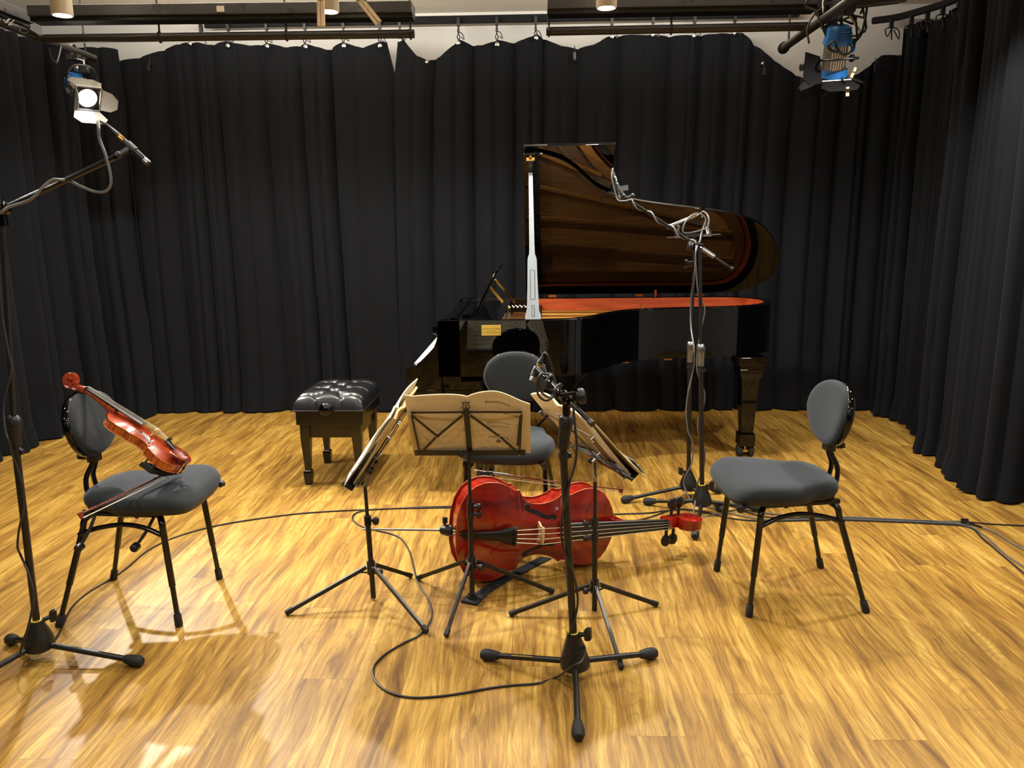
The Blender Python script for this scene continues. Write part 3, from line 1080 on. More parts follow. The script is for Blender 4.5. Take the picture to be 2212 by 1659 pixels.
pn.part('lock_plate', MB().box((-.575, YN + .12, .965), (.03, .02, .03)).tube([V(-.56, YN + .1, .935), V(-.585, YN + .1, .945), V(-.585, YN + .1, .965)], .006, 8), M_gloss)
shelf = MB().box((-.36, (YN + YS) / 2, 1.012), (.34, YS - YN - .13, .02))
pn.part('music_shelf', shelf, M_gloss, bevel=.003)
pn.part('music_rail', MB().box((-.47, (YN + YS) / 2, 1.03), (.03, YS - YN - .2, .016)), M_gloss, bevel=.003)
pn.part('makers_plate', MB().box(at(985, 685, YN + .35) + V(0, 0, .0), (.035, .003, .014)), M_goldplate)
# music desk leaning back
dA, dB = at(1022, 689, 4.72), at(1074, 579, 4.72)
dA, dB = V(dA.x, 0, 1.025), V(dB.x, 0, dB.z)
desk_n = V(-(dB - dA).z, 0, (dB - dA).x).normalized()
dk = MB().loft([[V(dA.x, 4.66, dA.z), V(dA.x, 5.50, dA.z), V(dB.x, 5.46, dB.z), V(dB.x, 4.70, dB.z)],
                [V(dA.x, 4.66, dA.z) - desk_n * .016, V(dA.x, 5.50, dA.z) - desk_n * .016, V(dB.x, 5.46, dB.z) - desk_n * .016, V(dB.x, 4.70, dB.z) - desk_n * .016]])
desk = pn.part('music_desk', dk, M_gloss, bevel=.003)
led = MB().box((dA.x - .035, 5.08, dA.z + .004), (.05, .86, .012))
pn.part('desk_ledge', led, M_gloss, sub=desk)
for y in (4.74, 5.42):
    m_ = dA.lerp(dB, .58)
    pn.part('desk_prop', MB().bar(V(m_.x + .02, y, m_.z), V(m_.x + .155, y, 1.03), .016, .008, up=(0, 1, 0)), M_brass, sub=desk)
    pn.part('desk_hinge', MB().ball(V(m_.x + .02, y - .01, m_.z), .012, 10).ball(V(dA.x + .04, y - .01, dA.z + .05), .010, 10), M_brass, sub=desk)
pn.part('desk_arm', MB().bar(V(-.20, 4.72, 1.02), V(-.15, 4.72, 1.12), .02, .04, up=(1, 0, 0)), M_black)
# interior: soundboard, iron plate, pin block, dampers, strings
inn = [V(p.x, p.y, 0) for p in offset(rim, .0625) if p.x > -.52]
pn.part('soundboard', MB().loft([[p + V(0, 0, .84) for p in inn], [p + V(0, 0, .852) for p in inn]]), M_sound)
ring = offset(rim, .07)
ring = [p for p in ring if p.x > -.24]
pn.part('plate_rim', wall_strip([V(p.x, p.y, 0) for p in ring], 0, .085, .87, .925, .008), M_plate, sharp=40, label='bronze painted iron plate edge')
web = MB().box((-.10, (YN + YS) / 2, .915), (.19, YS - YN - .15, .03))
web.box((-.30, (YN + YS) / 2, .905), (.22, YS - YN - .15, .05))
pn.part('plate_web', web, M_plate, bevel=.006)
for (ax, ay), (bx, by) in (((-.05, YN + .36), (.52, YN + .60)), ((-.05, YN + .62), (1.1, YN + .88)), ((-.05, YN + .86), (1.5, YN + 1.0)), ((-.05, YN + 1.06), (1.52, YN + 1.2)), ((-.05, YN + .16), (.2, YN + .18))):
    pn.part('plate_strut', MB().bar(V(ax, ay, .955), V(bx, by, .93), .035, .035), M_plate, bevel=.006)
pn.part('bridge', MB().tube(cr([(.12, YN + .25, .875), (.35, YN + .55, .875), (.8, YN + .80, .875), (1.35, YN + .95, .875)], 6), .018, 6), M_maple)
st = MB()
for k in range(88):
    f = k / 87
    ya = YN + .12 + f * 1.15
    yb = YN + .14 + f * (1.02 if f < .72 else 1.02)
    xe = interp([(0, .13), (.15, .32), (.3, .62), (.5, 1.05), (.75, 1.50), (1, 1.50)], f)
    yb = interp([(0, YN + .14), (.2, YN + .45), (.4, YN + .68), (.75, YN + 1.0), (1, YN + 1.25)], f)
    st.tube([V(-.05, ya, .948), V(xe, yb, .925)], .0016, 4, caps=False)
p = pn.part('strings', st, M_strings)
p['kind'] = 'stuff'
pinm = MB()
for k in range(44):
    for j in range(3):
        pinm.lathe([(.0035, 0), (.0035, .035), (.002, .036)], (-.24 + j * .03 + .01 * (k % 2), YN + .12 + k * .0275, .93), (0, 0, 1), 6)
p = pn.part('tuning_pins', pinm, M_steel)
p['kind'] = 'stuff'
dm = MB()
for k in range(66):
    dm.box((.02 + .0012 * k * .2, YN + .36 + k * .0155, .966), (.07, .011, .028))
p = pn.part('damper_heads', dm, M_black)
p['kind'] = 'stuff'
# far end block of the action with its zigzag bracket
fa = MB().box((-.28, YS - .075, .955), (.48, .03, .14)).box((-.34, YS - .12, .93), (.30, .05, .08))
pn.part('action_bracket', fa, M_gloss, bevel=.004)
zz = MB()
for k in range(7):
    a = V(-.20 + k * .03, YS - .10, .965)
    zz.tube([a, a + V(.015, 0, .018), a + V(.03, 0, 0)], .004, 6)
pn.part('bracket_spring', zz, M_chrome)

# lid: plane hinged on the spine
LTH = rad(43)
LH = V(0, YS, ZR + .022)
LU, LV = V(1, 0, 0), V(0, -math.cos(LTH), math.sin(LTH))
LN = V(0, math.sin(LTH), math.cos(LTH))          # outer side


def lidpt(a, v, off=0.0):
    return LH + LU * a + LV * v + LN * off


def lid_px(x, y):
    d = ray(x, y)
    k = LN.dot(LH - V(0, 0, CAMZ)) / LN.dot(d)
    p = V(0, 0, CAMZ) + d * k
    return (p.x, (p - LH).dot(LV))


lp_ = [lid_px(*q) for q in ((1131, 334), (1160, 331), (1185, 336), (1215, 346), (1245, 365), (1270, 388), (1295, 407), (1330, 422), (1380, 434), (1440, 443), (1540, 455), (1600, 466), (1645, 487), (1672, 518), (1683, 550), (1680, 575), (1660, 602), (1625, 621), (1580, 631))]
lp_ = [(q[0], max(q[1], .0)) for q in lp_]
body = [(v.x, v.y) for v in cr([(a, b, 0) for a, b in lp_], 5)]
outline = [(lp_[0][0], 0.0)] + body + [(1.38, 0.0), (.6, 0.0)]
lid = pn.part('lid', MB().prism(outline, lambda a, v: lidpt(a, v), LN * .02), M_gloss, bevel=.004, sharp=30)
fx0, fx1 = lid_px(1131, 322)[0], lid_px(1331, 320)[0]
fl = [(fx0, .01), (fx1, .01), (fx1, 1.412), (fx0, 1.405)]
pn.part('lid_flap', MB().prism(fl, lambda a, v: lidpt(a, v, .024), LN * .02), M_gloss, bevel=.004, sub=lid, label='front lid section folded back over the main lid')
for x in (.15, .8, 1.25):
    pn.part('lid_hinge', MB().bar(V(x - .03, YS - .01, ZR + .012), V(x + .03, YS - .01, ZR + .012), .03, .018), M_brass, sub=lid)
pn.part('lid_lock', MB().tube([V(.92, YS - .02, ZR), V(.92, YS - .02, ZR + .08)], .015, 10).ball(V(.92, YS - .02, ZR + .09), .02, 10), M_brass)
# prop stick
pb = V(.003, YN + .03, ZR)
pa = lidpt(-.008, 1.225) + V(0, -.012, -.005)
sd = (pa - pb).normalized()
prof = [(0, .046), (.03, .045), (.055, .036), (.10, .034), (.20, .031), (.28, .029), (.385, .0275), (.40, .026), (.43, .017), (.5, .0155), (.68, .0145), (1.0, .0125)]
Lp = (pa - pb).length
rings = []
for h, w in prof:
    c = pb + sd * (Lp * h)
    rings.append([c + V(-w, -.012, 0), c + V(w, -.012, 0), c + V(w, .012, 0), c + V(-w, .012, 0)])
prop = pn.part('lid_prop', MB().loft(rings), M_silver_reflection, bevel=.002, label='lid prop stick with a bright reflection painted as grey')  # grey colour stands in for reflections on black lacquer
ins = MB()
for h0, h1, w in ((.13, .32, .013), (.02, .09, .007)):
    a, b = pb + sd * Lp * h0 + V(0, -.0125, 0), pb + sd * Lp * h1 + V(0, -.0125, 0)
    ins.tube([a + V(-w, 0, 0), b + V(-w, 0, 0), b + V(w, 0, 0), a + V(w, 0, 0)], .0016, 6, closed=True)
pn.part('prop_groove', ins, M_black, sub=prop)
a, b = lidpt(-.008, 1.22, -.006), lidpt(-.008, 1.375, -.006)
pn.part('prop_plate', MB().bar(a, b, .055, .01, up=LN), M_gloss, sub=lid)
pn.part('prop_cup', MB().box(lidpt(-.008, 1.345, -.02), (.05, .02, .02)).tube([lidpt(-.008, 1.345, -.02), lidpt(-.008, 1.375, -.03)], .008, 10), M_brass, sub=lid)
pn.part('plate_screw', MB().ball(lidpt(-.008, 1.29, -.012), .006, 8).ball(lidpt(-.008, 1.25, -.012), .006, 8), M_brass, sub=lid)
for q in ((.45, .98), (1.6, .55)):
    pn.part('lid_buffer', MB().ball(lidpt(q[0], q[1], -.003), .007, 8), M_rubber, sub=lid)
# little things on the rim
pn.part('rim_buffer', MB().ball(at(1588, 664, 5.06) + V(0, 0, .0), .009, 8), M_chrome)
pn.part('rim_pin', MB().tube([at(1386, 667, YN + .55), at(1386, 657, YN + .55)], .006, 8), M_brass)


# legs
def piano_leg(x, y, label=None):
    w = .085
    lg = MB()
    lg.box((x, y, ZU - .03), (.185, .185, .055)).box((x, y, ZU - .07), (.155, .155, .03))
    rr = []
    for z, k in ((ZU - .085, .078), (ZU - .11, .076), (ZU - .145, .066), (ZU - .15, .060), (.40, .052), (.172, .040)):
        rr.append([V(x - k, y - k, z), V(x + k, y - k, z), V(x + k, y + k, z), V(x - k, y + k, z)])
    lg.loft(rr)
    l = pn.part('leg', lg, M_gloss, bevel=.004)
    pn.part('leg_foot', MB().box((x, y, .125), (.108, .108, .088)), M_gloss, sub=l, bevel=.008)
    cs = MB().tube([V(x, y, .085), V(x, y, .04)], .014, 10).tube([V(x - .045, y, .042), V(x + .045, y, .042)], .017, 14)
    pn.part('caster_fork', cs, M_brass, sub=l)
    for sx in (-1, 1):
        pn.part('caster_wheel', MB().lathe([(.012, 0), (.040, 0), (.042, .006), (.042, .026), (.038, .032), (.012, .032)], (x + sx * .022, y, .042), (sx, 0, 0), 24), M_rubber, sub=l)


piano_leg(1.445, 5.10)
piano_leg(-.30, YN + .22)
piano_leg(-.30, YS - .20)
# lyre with pedals
ly = MB().box((-.05, 5.11, .36), (.03, .09, .68)).box((-.05, 5.19, .36), (.03, .05, .68)).box((-.06, 5.13, .11), (.10, .28, .09)).tube([V(-.02, 5.13, .15), V(.45, 5.13, .68)], .008, 8)
pn.part('pedal_lyre', ly, M_gloss, bevel=.004)
for y in (5.05, 5.13, 5.21):
    pn.part('pedal', MB().bar(V(-.08, y, .085), V(-.25, y, .06), .05, .012), M_brass, bevel=.004)
# gold plaque on the near side
c0 = at(1061, 713.5, YN - .003)
pl = pn.part('plaque', MB().box(c0, (.112, .005, .060)), M_goldplate, bevel=.0012, label='small engraved gold plaque on the side')
tx = MB()
for k, (s_, sz) in enumerate((('In memory of Jos Magel', .0105), ('From his children', .0075), ('Anna Kooistraga and Reinoud M.A. Magel', .0068))):
    tx.text(s_, sz, c0 + V(0, -.0031, .006 - k * .0105), (1, 0, 0), (0, 0, 1), 'CENTER')
pn.part('engraving', tx, M_ink, sub=pl, smooth=False)

# ---------------------------------------------------------------- piano bench
bx0, bx1, by0, by1 = -1.452, -1.02, 4.47, 5.03
bcx, bcy = (bx0 + bx1) / 2, (by0 + by1) / 2
bn = Thing('piano_bench', 'black tufted leather piano bench with round height knob', 'bench', (bcx, bcy, 0))
W2, D2 = (bx1 - bx0) / 2, (by1 - by0) / 2
btn = []
for j in range(6):
    yv = -.78 + j * .312
    for xv in ((-.36, .36) if j % 2 == 0 else (0.0,)):
        btn.append((xv, yv))


def cushion_z(u, v):
    e = (1 - abs(u) ** 5) * (1 - abs(v) ** 7)
    z = .10 * max(e, 0) ** .35
    X, Y = u * W2, v * D2
    for bu, bv in btn:
        d2 = (X - bu * W2) ** 2 + (Y - bv * D2) ** 2
        z -= .026 * math.exp(-d2 / .0009)
    # creases run on the diagonals between buttons and out to the edges
    best = 1.0
    for bu, bv in btn:
        for sx, sy in ((.36, .312), (-.36, .312)):
            x0_, y0_, x1_, y1_ = bu * W2, bv * D2, (bu + sx) * W2, (bv + sy) * D2
            if abs(bu + sx) > .5 or bv + sy > .85:
                continue
            dx, dy = x1_ - x0_, y1_ - y0_
            t_ = max(0, min(1, ((X - x0_) * dx + (Y - y0_) * dy) / (dx * dx + dy * dy)))
            best = min(best, math.hypot(X - x0_ - dx * t_, Y - y0_ - dy * t_))
        if abs(bu) > .3 and (bu > 0) == (X > 0) and abs(X) > abs(bu) * W2:
            best = min(best, abs(Y - bv * D2))
        if (bv < -.7 and Y < bv * D2) or (bv > .7 and Y > bv * D2):
            best = min(best, abs(X - bu * W2))
    z -= .013 * math.exp(-(best / .008) ** 2)
    return z


mb = MB()
NX, NY = 60, 76
mb.grid(lambda a, b: V((a * 2 - 1) * W2, (b * 2 - 1) * D2, .485 + cushion_z(a * 2 - 1, b * 2 - 1)), NX, NY, uv=False)
edge = [(i / 30, 0) for i in range(30)] + [(1, i / 30) for i in range(30)] + [(1 - i / 30, 1) for i in range(30)] + [(0, 1 - i / 30) for i in range(30)]
E_ = lambda z, k: [V((a * 2 - 1) * W2 * k, (b * 2 - 1) * D2 * k, z) for a, b in edge]
mb.loft([E_(.478, .985), E_(.486, 1.0)])
cu = bn.part('cushion', mb, M_leather, local=True, sharp=75)
bn.part('piping', MB().tube(E_(.481, 1.005), .0045, 8, closed=True), M_leather, sub=cu, local=True)
for bu, bv in btn:
    z = .485 + cushion_z(bu, bv)
    bn.part('tuft_button', MB().ball((bu * W2, bv * D2, z + .002), .010, 10, (1, 1, .5)), M_leather, sub=cu, local=True)
for zt in (-.07, .07):
    pass
bn.part('box_frame', MB().box((0, 0, .434), (W2 * 2 - .025, D2 * 2 - .03, .092)), M_bench, local=True, bevel=.006)
bn.part('apron', MB().box((0, -D2 + .055, .345), (W2 * 2 - .12, .022, .085)).box((0, D2 - .055, .345), (W2 * 2 - .12, .022, .085)).box((-W2 + .055, 0, .345), (.022, D2 * 2 - .14, .085)).box((W2 - .055, 0, .345), (.022, D2 * 2 - .14, .085)), M_bench, local=True, bevel=.002)
for sx in (-1, 1):
    for sy in (-1, 1):
        cx, cy = sx * (W2 - .058), sy * (D2 - .058)
        rr = []
        for z, k in ((.388, .029), (.30, .029), (.10, .017), (.093, .018), (.085, .025), (.07, .026), (.0, .020)):
            q = .010 * (1 - z / .388)
            x_, y_ = cx - sx * q * 0, cy
            rr.append([V(x_ - k, y_ - k, z), V(x_ + k, y_ - k, z), V(x_ + k, y_ + k, z), V(x_ - k, y_ + k, z)])
        bn.part('leg', MB().loft(rr), M_bench, local=True, bevel=.002)
kx = at(706, 879, by0).x - bcx
kn = MB().tube([V(kx, -D2 - .01, .49), V(kx, -D2 + .03, .49)], .012, 12)
kn.lathe([(.012, 0), (.030, .002), (.041, .012), (.043, .022), (.036, .034), (.02, .042), (.001, .044)], (kx, -D2 - .005, .492), (0, -1, 0), 24)
bn.part('height_knob', kn, M_gloss, local=True)

# ---------------------------------------------------------------- orchestra chairs (x = where the sitter faces)
ZSEAT = .465


def make_chair(loc, ang, label):
    t = Thing('orchestra_chair', label, 'chair', loc, Matrix.Rotation(ang, 3, 'Z'), 'orchestra chairs of the players')
    half = [(.318, 0), (.317, .10), (.305, .175), (.268, .218), (.20, .234), (.12, .232), (.055, .216), (.005, .188), (-.03, .170), (-.075, .164), (-.118, .142), (-.146, .085), (-.152, 0)]
    SX = .083
    ol = cr([(a, b, 0) for a, b in half] + [(a, -b, 0) for a, b in half[-2:0:-1]], 5, True)

    def lift(p):
        z = -.022 * max(0, (p.x - SX - .12) / .12) ** 2
        z += .012 * (abs(p.y) / .22) ** 2
        return z - .008 * math.exp(-((p.x - SX + .02) / .1) ** 2)
    rings = []
    for k, z in ((.90, .003), (.965, .0), (.995, .012), (1.0, .026), (.985, .041), (.94, .053), (.86, .060), (.7, .0635), (.5, .065), (.3, .0655), (.12, .066)):
        q_ = [V(SX + (p.x - SX) * k, p.y * k, 0) for p in ol]
        rings.append([V(p.x, p.y, ZSEAT + .012 + z + lift(p) * (1 if z > .03 else .6)) for p in q_])
    seat = t.part('seat', MB().loft(rings), M_fabric, local=True, sharp=80)
    sh = [[V(SX + (p.x - SX) * k, p.y * k, ZSEAT + z + lift(p) * .5) for p in ol] for k, z in ((.88, -.004), (.955, .0), (.965, .014))]
    t.part('seat_shell', MB().loft(sh), M_plastic, local=True, sharp=60, sub=seat)
    # underframe
    uf = MB()
    for sy in (-1, 1):
        uf.tube([V(.20, sy * .165, ZSEAT - .012), V(-.13, sy * .135, ZSEAT - .012)], .012, 10)
    uf.tube([V(.10, -.17, ZSEAT - .014), V(.10, .17, ZSEAT - .014)], .011, 10).tube([V(-.10, -.14, ZSEAT - .014), V(-.10, .14, ZSEAT - .014)], .011, 10)
    for k in range(6):
        uf.box((-.10 + k * .045, 0, ZSEAT - .008), (.018, .30, .018))
    t.part('underframe', uf, M_tube, local=True)
    for front in (1, 0):
        for sy in (-1, 1):
            if front:
                top, knee, foot = V(.165, sy * .12, ZSEAT - .018), V(.208, sy * .192, ZSEAT - .030), V(.243, sy * .211, 0)
            else:
                top, knee, foot = V(-.085, sy * .09, ZSEAT - .018), V(-.115, sy * .150, ZSEAT - .030), V(-.243, sy * .211, 0)
            d = (foot - knee).normalized()
            k2 = knee + d * .05
            up = cr([top, knee, k2], 6)
            L = (foot - k2).length
            m_ = k2 + d * (L * .56)
            leg = t.part('leg', MB().tube(up + [m_], .0128, 14), M_tube, local=True)
            t.part('leg_extension', MB().tube([m_ - d * .002, foot - d * .02], .0102, 12), M_black, sub=leg, local=True)
            t.part('rubber_foot', MB().tube([foot - d * .052, foot - d * .048, foot - d * .006, foot], [.0125, .0148, .0158, .013], 14), M_rubber, sub=leg, local=True)
    for sy in (-1, 1):
        a, b = V(.218, sy * .197, .375), V(-.142, sy * .164, .372)
        t.part('side_stretcher', MB().tube(cr([a, a.lerp(b, .25) + V(0, -sy * .012, .030), a.lerp(b, .5) + V(0, -sy * .016, .040), a.lerp(b, .78) + V(0, -sy * .010, .026), b], 6), .0098, 12), M_tube, local=True)
    # back post: two tubes that meet
    for sy in (-1, 1):
        t.part('back_post', MB().tube(cr([V(-.08, sy * .045, ZSEAT - .005), V(-.150, sy * .040, ZSEAT + .01), V(-.168, sy * .028, ZSEAT + .09), V(-.140, sy * .012, ZSEAT + .165), V(-.148, sy * .010, ZSEAT + .24), V(-.170, sy * .010, ZSEAT + .33)], 6), .0098, 12), M_tube, local=True)
    kn = MB().box((-.138, 0, ZSEAT + .185), (.035, .05, .045)).lathe([(.008, 0), (.008, .018), (.020, .02), (.022, .032), (.012, .036)], (-.152, 0, ZSEAT + .185), (-1, 0, .1), 8)
    kn.box((-.186, 0, ZSEAT + .187), (.014, .055, .02))
    t.part('height_clamp', kn, M_plastic, local=True)
    # round backrest, curved round the sitter
    tilt = rad(9)
    zc, xc = ZSEAT + .322, -.150

    def bp(a, b, off):
        r = .62
        y = r * math.sin(a / r)
        x = r * (1 - math.cos(a / r)) + off * math.cos(a / r)
        y -= off * math.sin(a / r)
        return V(xc + x * math.cos(tilt) - b * math.sin(tilt), y, zc + b * math.cos(tilt) + x * math.sin(tilt))

    def egg(th):
        c, s = math.cos(th), math.sin(th)
        e = 2.15
        a = .178 * math.copysign(abs(c) ** (2 / e), c)
        b = .137 * math.copysign(abs(s) ** (2 / e), s)
        return a * (1 - .16 * max(0, -b / .137)), b
    N = 56
    eg = [egg(2 * math.pi * k / N) for k in range(N)]
    rings = [[bp(a * k, b * k, o) for a, b in eg] for k, o in ((.94, -.003), (.97, .004), (.975, .014), (.955, .024), (.90, .031), (.8, .035), (.6, .038), (.35, .039), (.12, .039))]
    back = t.part('backrest', MB().loft(rings), M_fabric, local=True, sharp=80)
    rings = [[bp(a * k, b * k, o) for a, b in eg] for k, o in ((.12, -.020), (.6, -.020), (.93, -.018), (.985, -.014), (1.0, -.006), (1.0, .004), (.985, .010), (.955, .012))]
    t.part('backrest_shell', MB().loft(rings), M_gloss, local=True, sharp=60, sub=back, label='glossy black backrest rim')
    # two adjusting levers under the seat
    for x0, x1 in ((-.075, -.115), (.165, .105)):
        y = -.17
        a, b = V(x0, y + .02, ZSEAT - .015), V(x1, y - .045, ZSEAT - .125)
        lv = t.part('adjusting_lever', MB().tube(cr([a, a.lerp(b, .5) + V(.006, 0, 0), b], 4), .0065, 8), M_black, local=True)
        ax = V(-.1, -.9, -.15).normalized()
        t.part('lever_knob', MB().lathe([(.010, -.014), (.0165, -.012), (.0165, .012), (.013, .016), (.004, .016)], b, ax, 16), M_plastic, sub=lv, local=True)
    t.part('side_knob', MB().tube([V(.27, .165, ZSEAT - .005), V(.295, .20, ZSEAT - .008)], .006, 8).lathe([(.012, 0), (.016, .004), (.016, .022), (.01, .026)], V(.287, .19, ZSEAT - .008), (.5, .8, 0), 12), M_plastic, local=True)
    return t


fl_, rl_ = on(382, 1354), on(125, 1352)
cl_c = (on(125, 1352) + on(245, 1250) + on(382, 1354) + on(482, 1252)) / 4
chair_l = make_chair(cl_c, rad(.8), 'charcoal orchestra chair with the violin leaning on it')
cr_c = (on(1547, 1232) + on(1617, 1330) + on(1772, 1226) + on(1875, 1326)) / 4
o = copy_tree(chair_l.o)
o['label'] = 'charcoal orchestra chair standing empty beside the two tall microphone stands'
o.matrix_basis = Matrix.Translation(cr_c) @ Matrix.Rotation(rad(184.2), 4, 'Z')
o = copy_tree(chair_l.o)
o['label'] = 'charcoal orchestra chair behind the cello and the open score'
o.matrix_basis = Matrix.Translation(V(-.108, 3.775, 0)) @ Matrix.Rotation(rad(-98), 4, 'Z')


# ---------------------------------------------------------------- violin family
OUT = [(0, .0), (.004, .09), (.025, .175), (.06, .237), (.105, .272), (.155, .290), (.20, .293), (.25, .287), (.30, .268), (.338, .244), (.357, .240), (.372, .243), (.380, .222), (.395, .193), (.425, .168), (.465, .156), (.51, .153), (.555, .160), (.595, .174), (.625, .192), (.637, .204), (.648, .203), (.665, .196), (.70, .202), (.745, .220), (.79, .234), (.835, .237), (.88, .226), (.92, .200), (.955, .155), (.982, .095), (.996, .045), (1.0, 0)]


def halfw(t_):
    return interp(OUT, t_)


def instrument(t, L, rib, mats, neck_len, kind):
    """body along +x from x=0, belly facing +z with its edge at z=0"""
    m_top, m_rib, m_edge = mats
    th = .0032 * (L / .355) ** .55
    over = .010 * L
    arch = .045 * L
    ts = [a for a, b in OUT]
    fine = []
    for a, b in zip(ts, ts[1:]):
        k = max(1, int((b - a) / .02))
        fine += [a + (b - a) * i / k for i in range(k)]
    fine.append(1.0)
    fine[0], fine[-1] = .0006, .9996

    def arch_z(tt, q):
        e = min(1, math.sin(math.pi * min(max(tt, 0), 1)) * 1.5)
        lip = max(0, 1 - abs(q))
        return arch * e * (1 - (1 - lip) ** 2.2) ** 1.2 if lip < 1 else arch * e

    def surf(x, y, off=0.0):
        tt = x / L
        w = max(halfw(tt) * L, 1e-4)
        return V(x, y, arch_z(tt, y / w) + off)
    NQ = 14

    def plate(z0, s):
        mb = MB()
        top = [[V(tt * L, q * halfw(tt) * L, z0 + s * arch_z(tt, q)) for q in [i / NQ * 2 - 1 for i in range(NQ + 1)]] for tt in fine]
        bot = [[V(tt * L, q * halfw(tt) * L, z0 - s * th) for q in (-1, -.5, 0, .5, 1)] for tt in fine]
        mb.loft(top, caps=False, closed=False)
        mb.loft(bot, caps=False, closed=False)
        for side in (0, -1):
            mb.loft([[r[side] for r in top], [r[side] for r in bot]], caps=False, closed=False)
        return mb
    t.part('belly', plate(0, 1), m_top, local=True, sharp=50)
    t.part('back_plate', plate(-rib, -1), m_top, local=True, sharp=50)
    # worn pale rim round both plates
    for z0 in (-th * .5, -rib + th * .5):
        pts = [V(tt * L, halfw(tt) * L, z0) for tt in fine] + [V(tt * L, -halfw(tt) * L, z0) for tt in fine[::-1]]
        t.part('plate_edge', MB().tube(pts, th * .52, 6, closed=True), m_edge, local=True)
    k = 1 - over / (L * .25)
    rb = [[V(tt * L * (1 - .02) + .01 * L, max(halfw(tt) * L - over, .0005) * sy, z) for tt in (fine if sy > 0 else fine[::-1]) for sy2 in (1,)] for z in (-th, -rib + th) for sy in (1,)]
    ribs = []
    for z in (-rib + th, -th):
        ribs.append([V(tt * L * .98 + .01 * L, max(halfw(tt) * L - over, .0005), z) for tt in fine] + [V(tt * L * .98 + .01 * L, -max(halfw(tt) * L - over, .0005), z) for tt in fine[::-1]])
    t.part('ribs', MB().loft(ribs), m_rib, local=True, sharp=40)
    # f holes
    for sy in (-1, 1):
        P = [(.575, .062), (.567, .078), (.582, .088), (.598, .078), (.596, .060), (.570, .062), (.535, .090), (.50, .100), (.465, .112), (.432, .138), (.418, .158), (.424, .172), (.440, .170), (.438, .152)]
        P = [(.588, .066), (.596, .080), (.585, .092), (.570, .088), (.556, .082), (.53, .086), (.50, .099), (.47, .114), (.442, .122), (.424, .128), (.410, .140), (.416, .154), (.430, .150)]
        path = cr([(a * L, b * L * sy, 0) for a, b in P], 5)
        n = len(path)
        rings_ = []
        for i in range(n):
            f = i / (n - 1)
            hw_ = L * (.0040 + .0085 * math.sin(math.pi * f) ** 1.4)
            tg = (path[min(i + 1, n - 1)] - path[max(i - 1, 0)]).normalized()
            o_ = V(-tg.y, tg.x, 0) * hw_
            l_, r_ = path[i] + o_, path[i] - o_
            rings_.append([surf(l_.x, l_.y, -.004 * L), surf(l_.x, l_.y, .0014 * L), surf(r_.x, r_.y, .0014 * L), surf(r_.x, r_.y, -.004 * L)])
        fm = MB().loft(rings_)
        for (bx_, by_) in ((.588, .078), (.420, .142)):
            c = surf(bx_ * L, by_ * L * sy, -.0005 * L)
            fm.lathe([(.002 * L, -.001 * L), (.0165 * L if bx_ > .5 else .0200 * L, -.001 * L), (.0160 * L, .0022 * L), (.001 * L, .0022 * L)], c, (0, 0, 1), 14)
        t.part('f_hole', fm, M_ebony, local=True)
    # neck, fingerboard, strings
    bz = arch + .088 * L                    # bridge top height over the edge plane
    xb = .485 * L
    xn = L + neck_len * .58                 # nut
    zn = .045 * L
    nk = []
    for f in [i / 8 for i in range(9)]:
        x = L * .985 + (xn - L * .985) * f
        w = L * (.040 - .008 * f)
        z1 = .050 * L * (1 - f) + (zn - .010 * L) * f
        d = L * (.055 * (1 - f) ** 2 + .045)
        nk.append([V(x, w * math.cos(a), z1 - d * math.sin(a)) for a in [math.pi * i / 8 for i in range(9)]])
    t.part('neck', MB().loft(nk), m_rib if kind == 'violin' else m_rib, local=True, sharp=60)
    hl = MB().loft([[V(L * .965, -.05 * L, -rib), V(L * .965, .05 * L, -rib), V(L * .965, .05 * L, .03 * L), V(L * .965, -.05 * L, .03 * L)],
                    [V(L * 1.035, -.034 * L, -rib * .72), V(L * 1.035, .034 * L, -rib * .72), V(L * 1.05, .040 * L, .035 * L), V(L * 1.05, -.040 * L, .035 * L)]])
    t.part('neck_heel', hl, m_top, local=True, bevel=.004 * L)
    x0 = xn - (xn - xb) * .83
    fbz = lambda x: zn + .010 * L + (bz * .80 - zn) * (xn - x) / (xn - xb)
    rows = []
    for f in [i / 6 for i in range(7)]:
        x = x0 + (xn - x0) * f
        w = L * (.060 - .025 * f)
        z = fbz(x)
        arc = [V(x, w * math.cos(a), z + .30 * w * (math.sin(a) - 1)) for a in [math.pi * i / 8 for i in range(9)]]
        rows.append(arc + [V(x, -w * .96, z - .022 * L), V(x, w * .96, z - .022 * L)])
    t.part('fingerboard', MB().loft(rows), M_ebony, local=True, sharp=35)
    t.part('nut', MB().box((xn + .006 * L, 0, zn + .012 * L), (.012 * L, .066 * L, .022 * L)), M_ebony, local=True)
    # bridge
    bw = .116 * L
    zb0 = arch * .96
    arc_top = [(bw * .46 * math.cos(a), bz - .10 * bw + .10 * bw * math.sin(a)) for a in [math.pi * i / 8 for i in range(9)]]
    poly = [(bw * .56, zb0)] + [(bw * .50, zb0 + .25 * (bz - zb0)), (bw * .40, zb0 + .5 * (bz - zb0))] + arc_top + [(-bw * .40, zb0 + .5 * (bz - zb0)), (-bw * .50, zb0 + .25 * (bz - zb0)), (-bw * .56, zb0), (-bw * .26, zb0), (-bw * .16, zb0 + .22 * (bz - zb0)), (bw * .16, zb0 + .22 * (bz - zb0)), (bw * .26, zb0)]
    t.part('bridge', MB().prism(poly, lambda a, b: V(xb - .005 * L, a, b), V(.012 * L, 0, 0)), M_maple, local=True, bevel=.0015 * L)
    # tailpiece
    xt1, xt0 = xb - .155 * L, .03 * L
    zt = lambda x: .030 * L + (bz * .72 - .030 * L) * (x - xt0) / (xt1 - xt0)
    rows = []
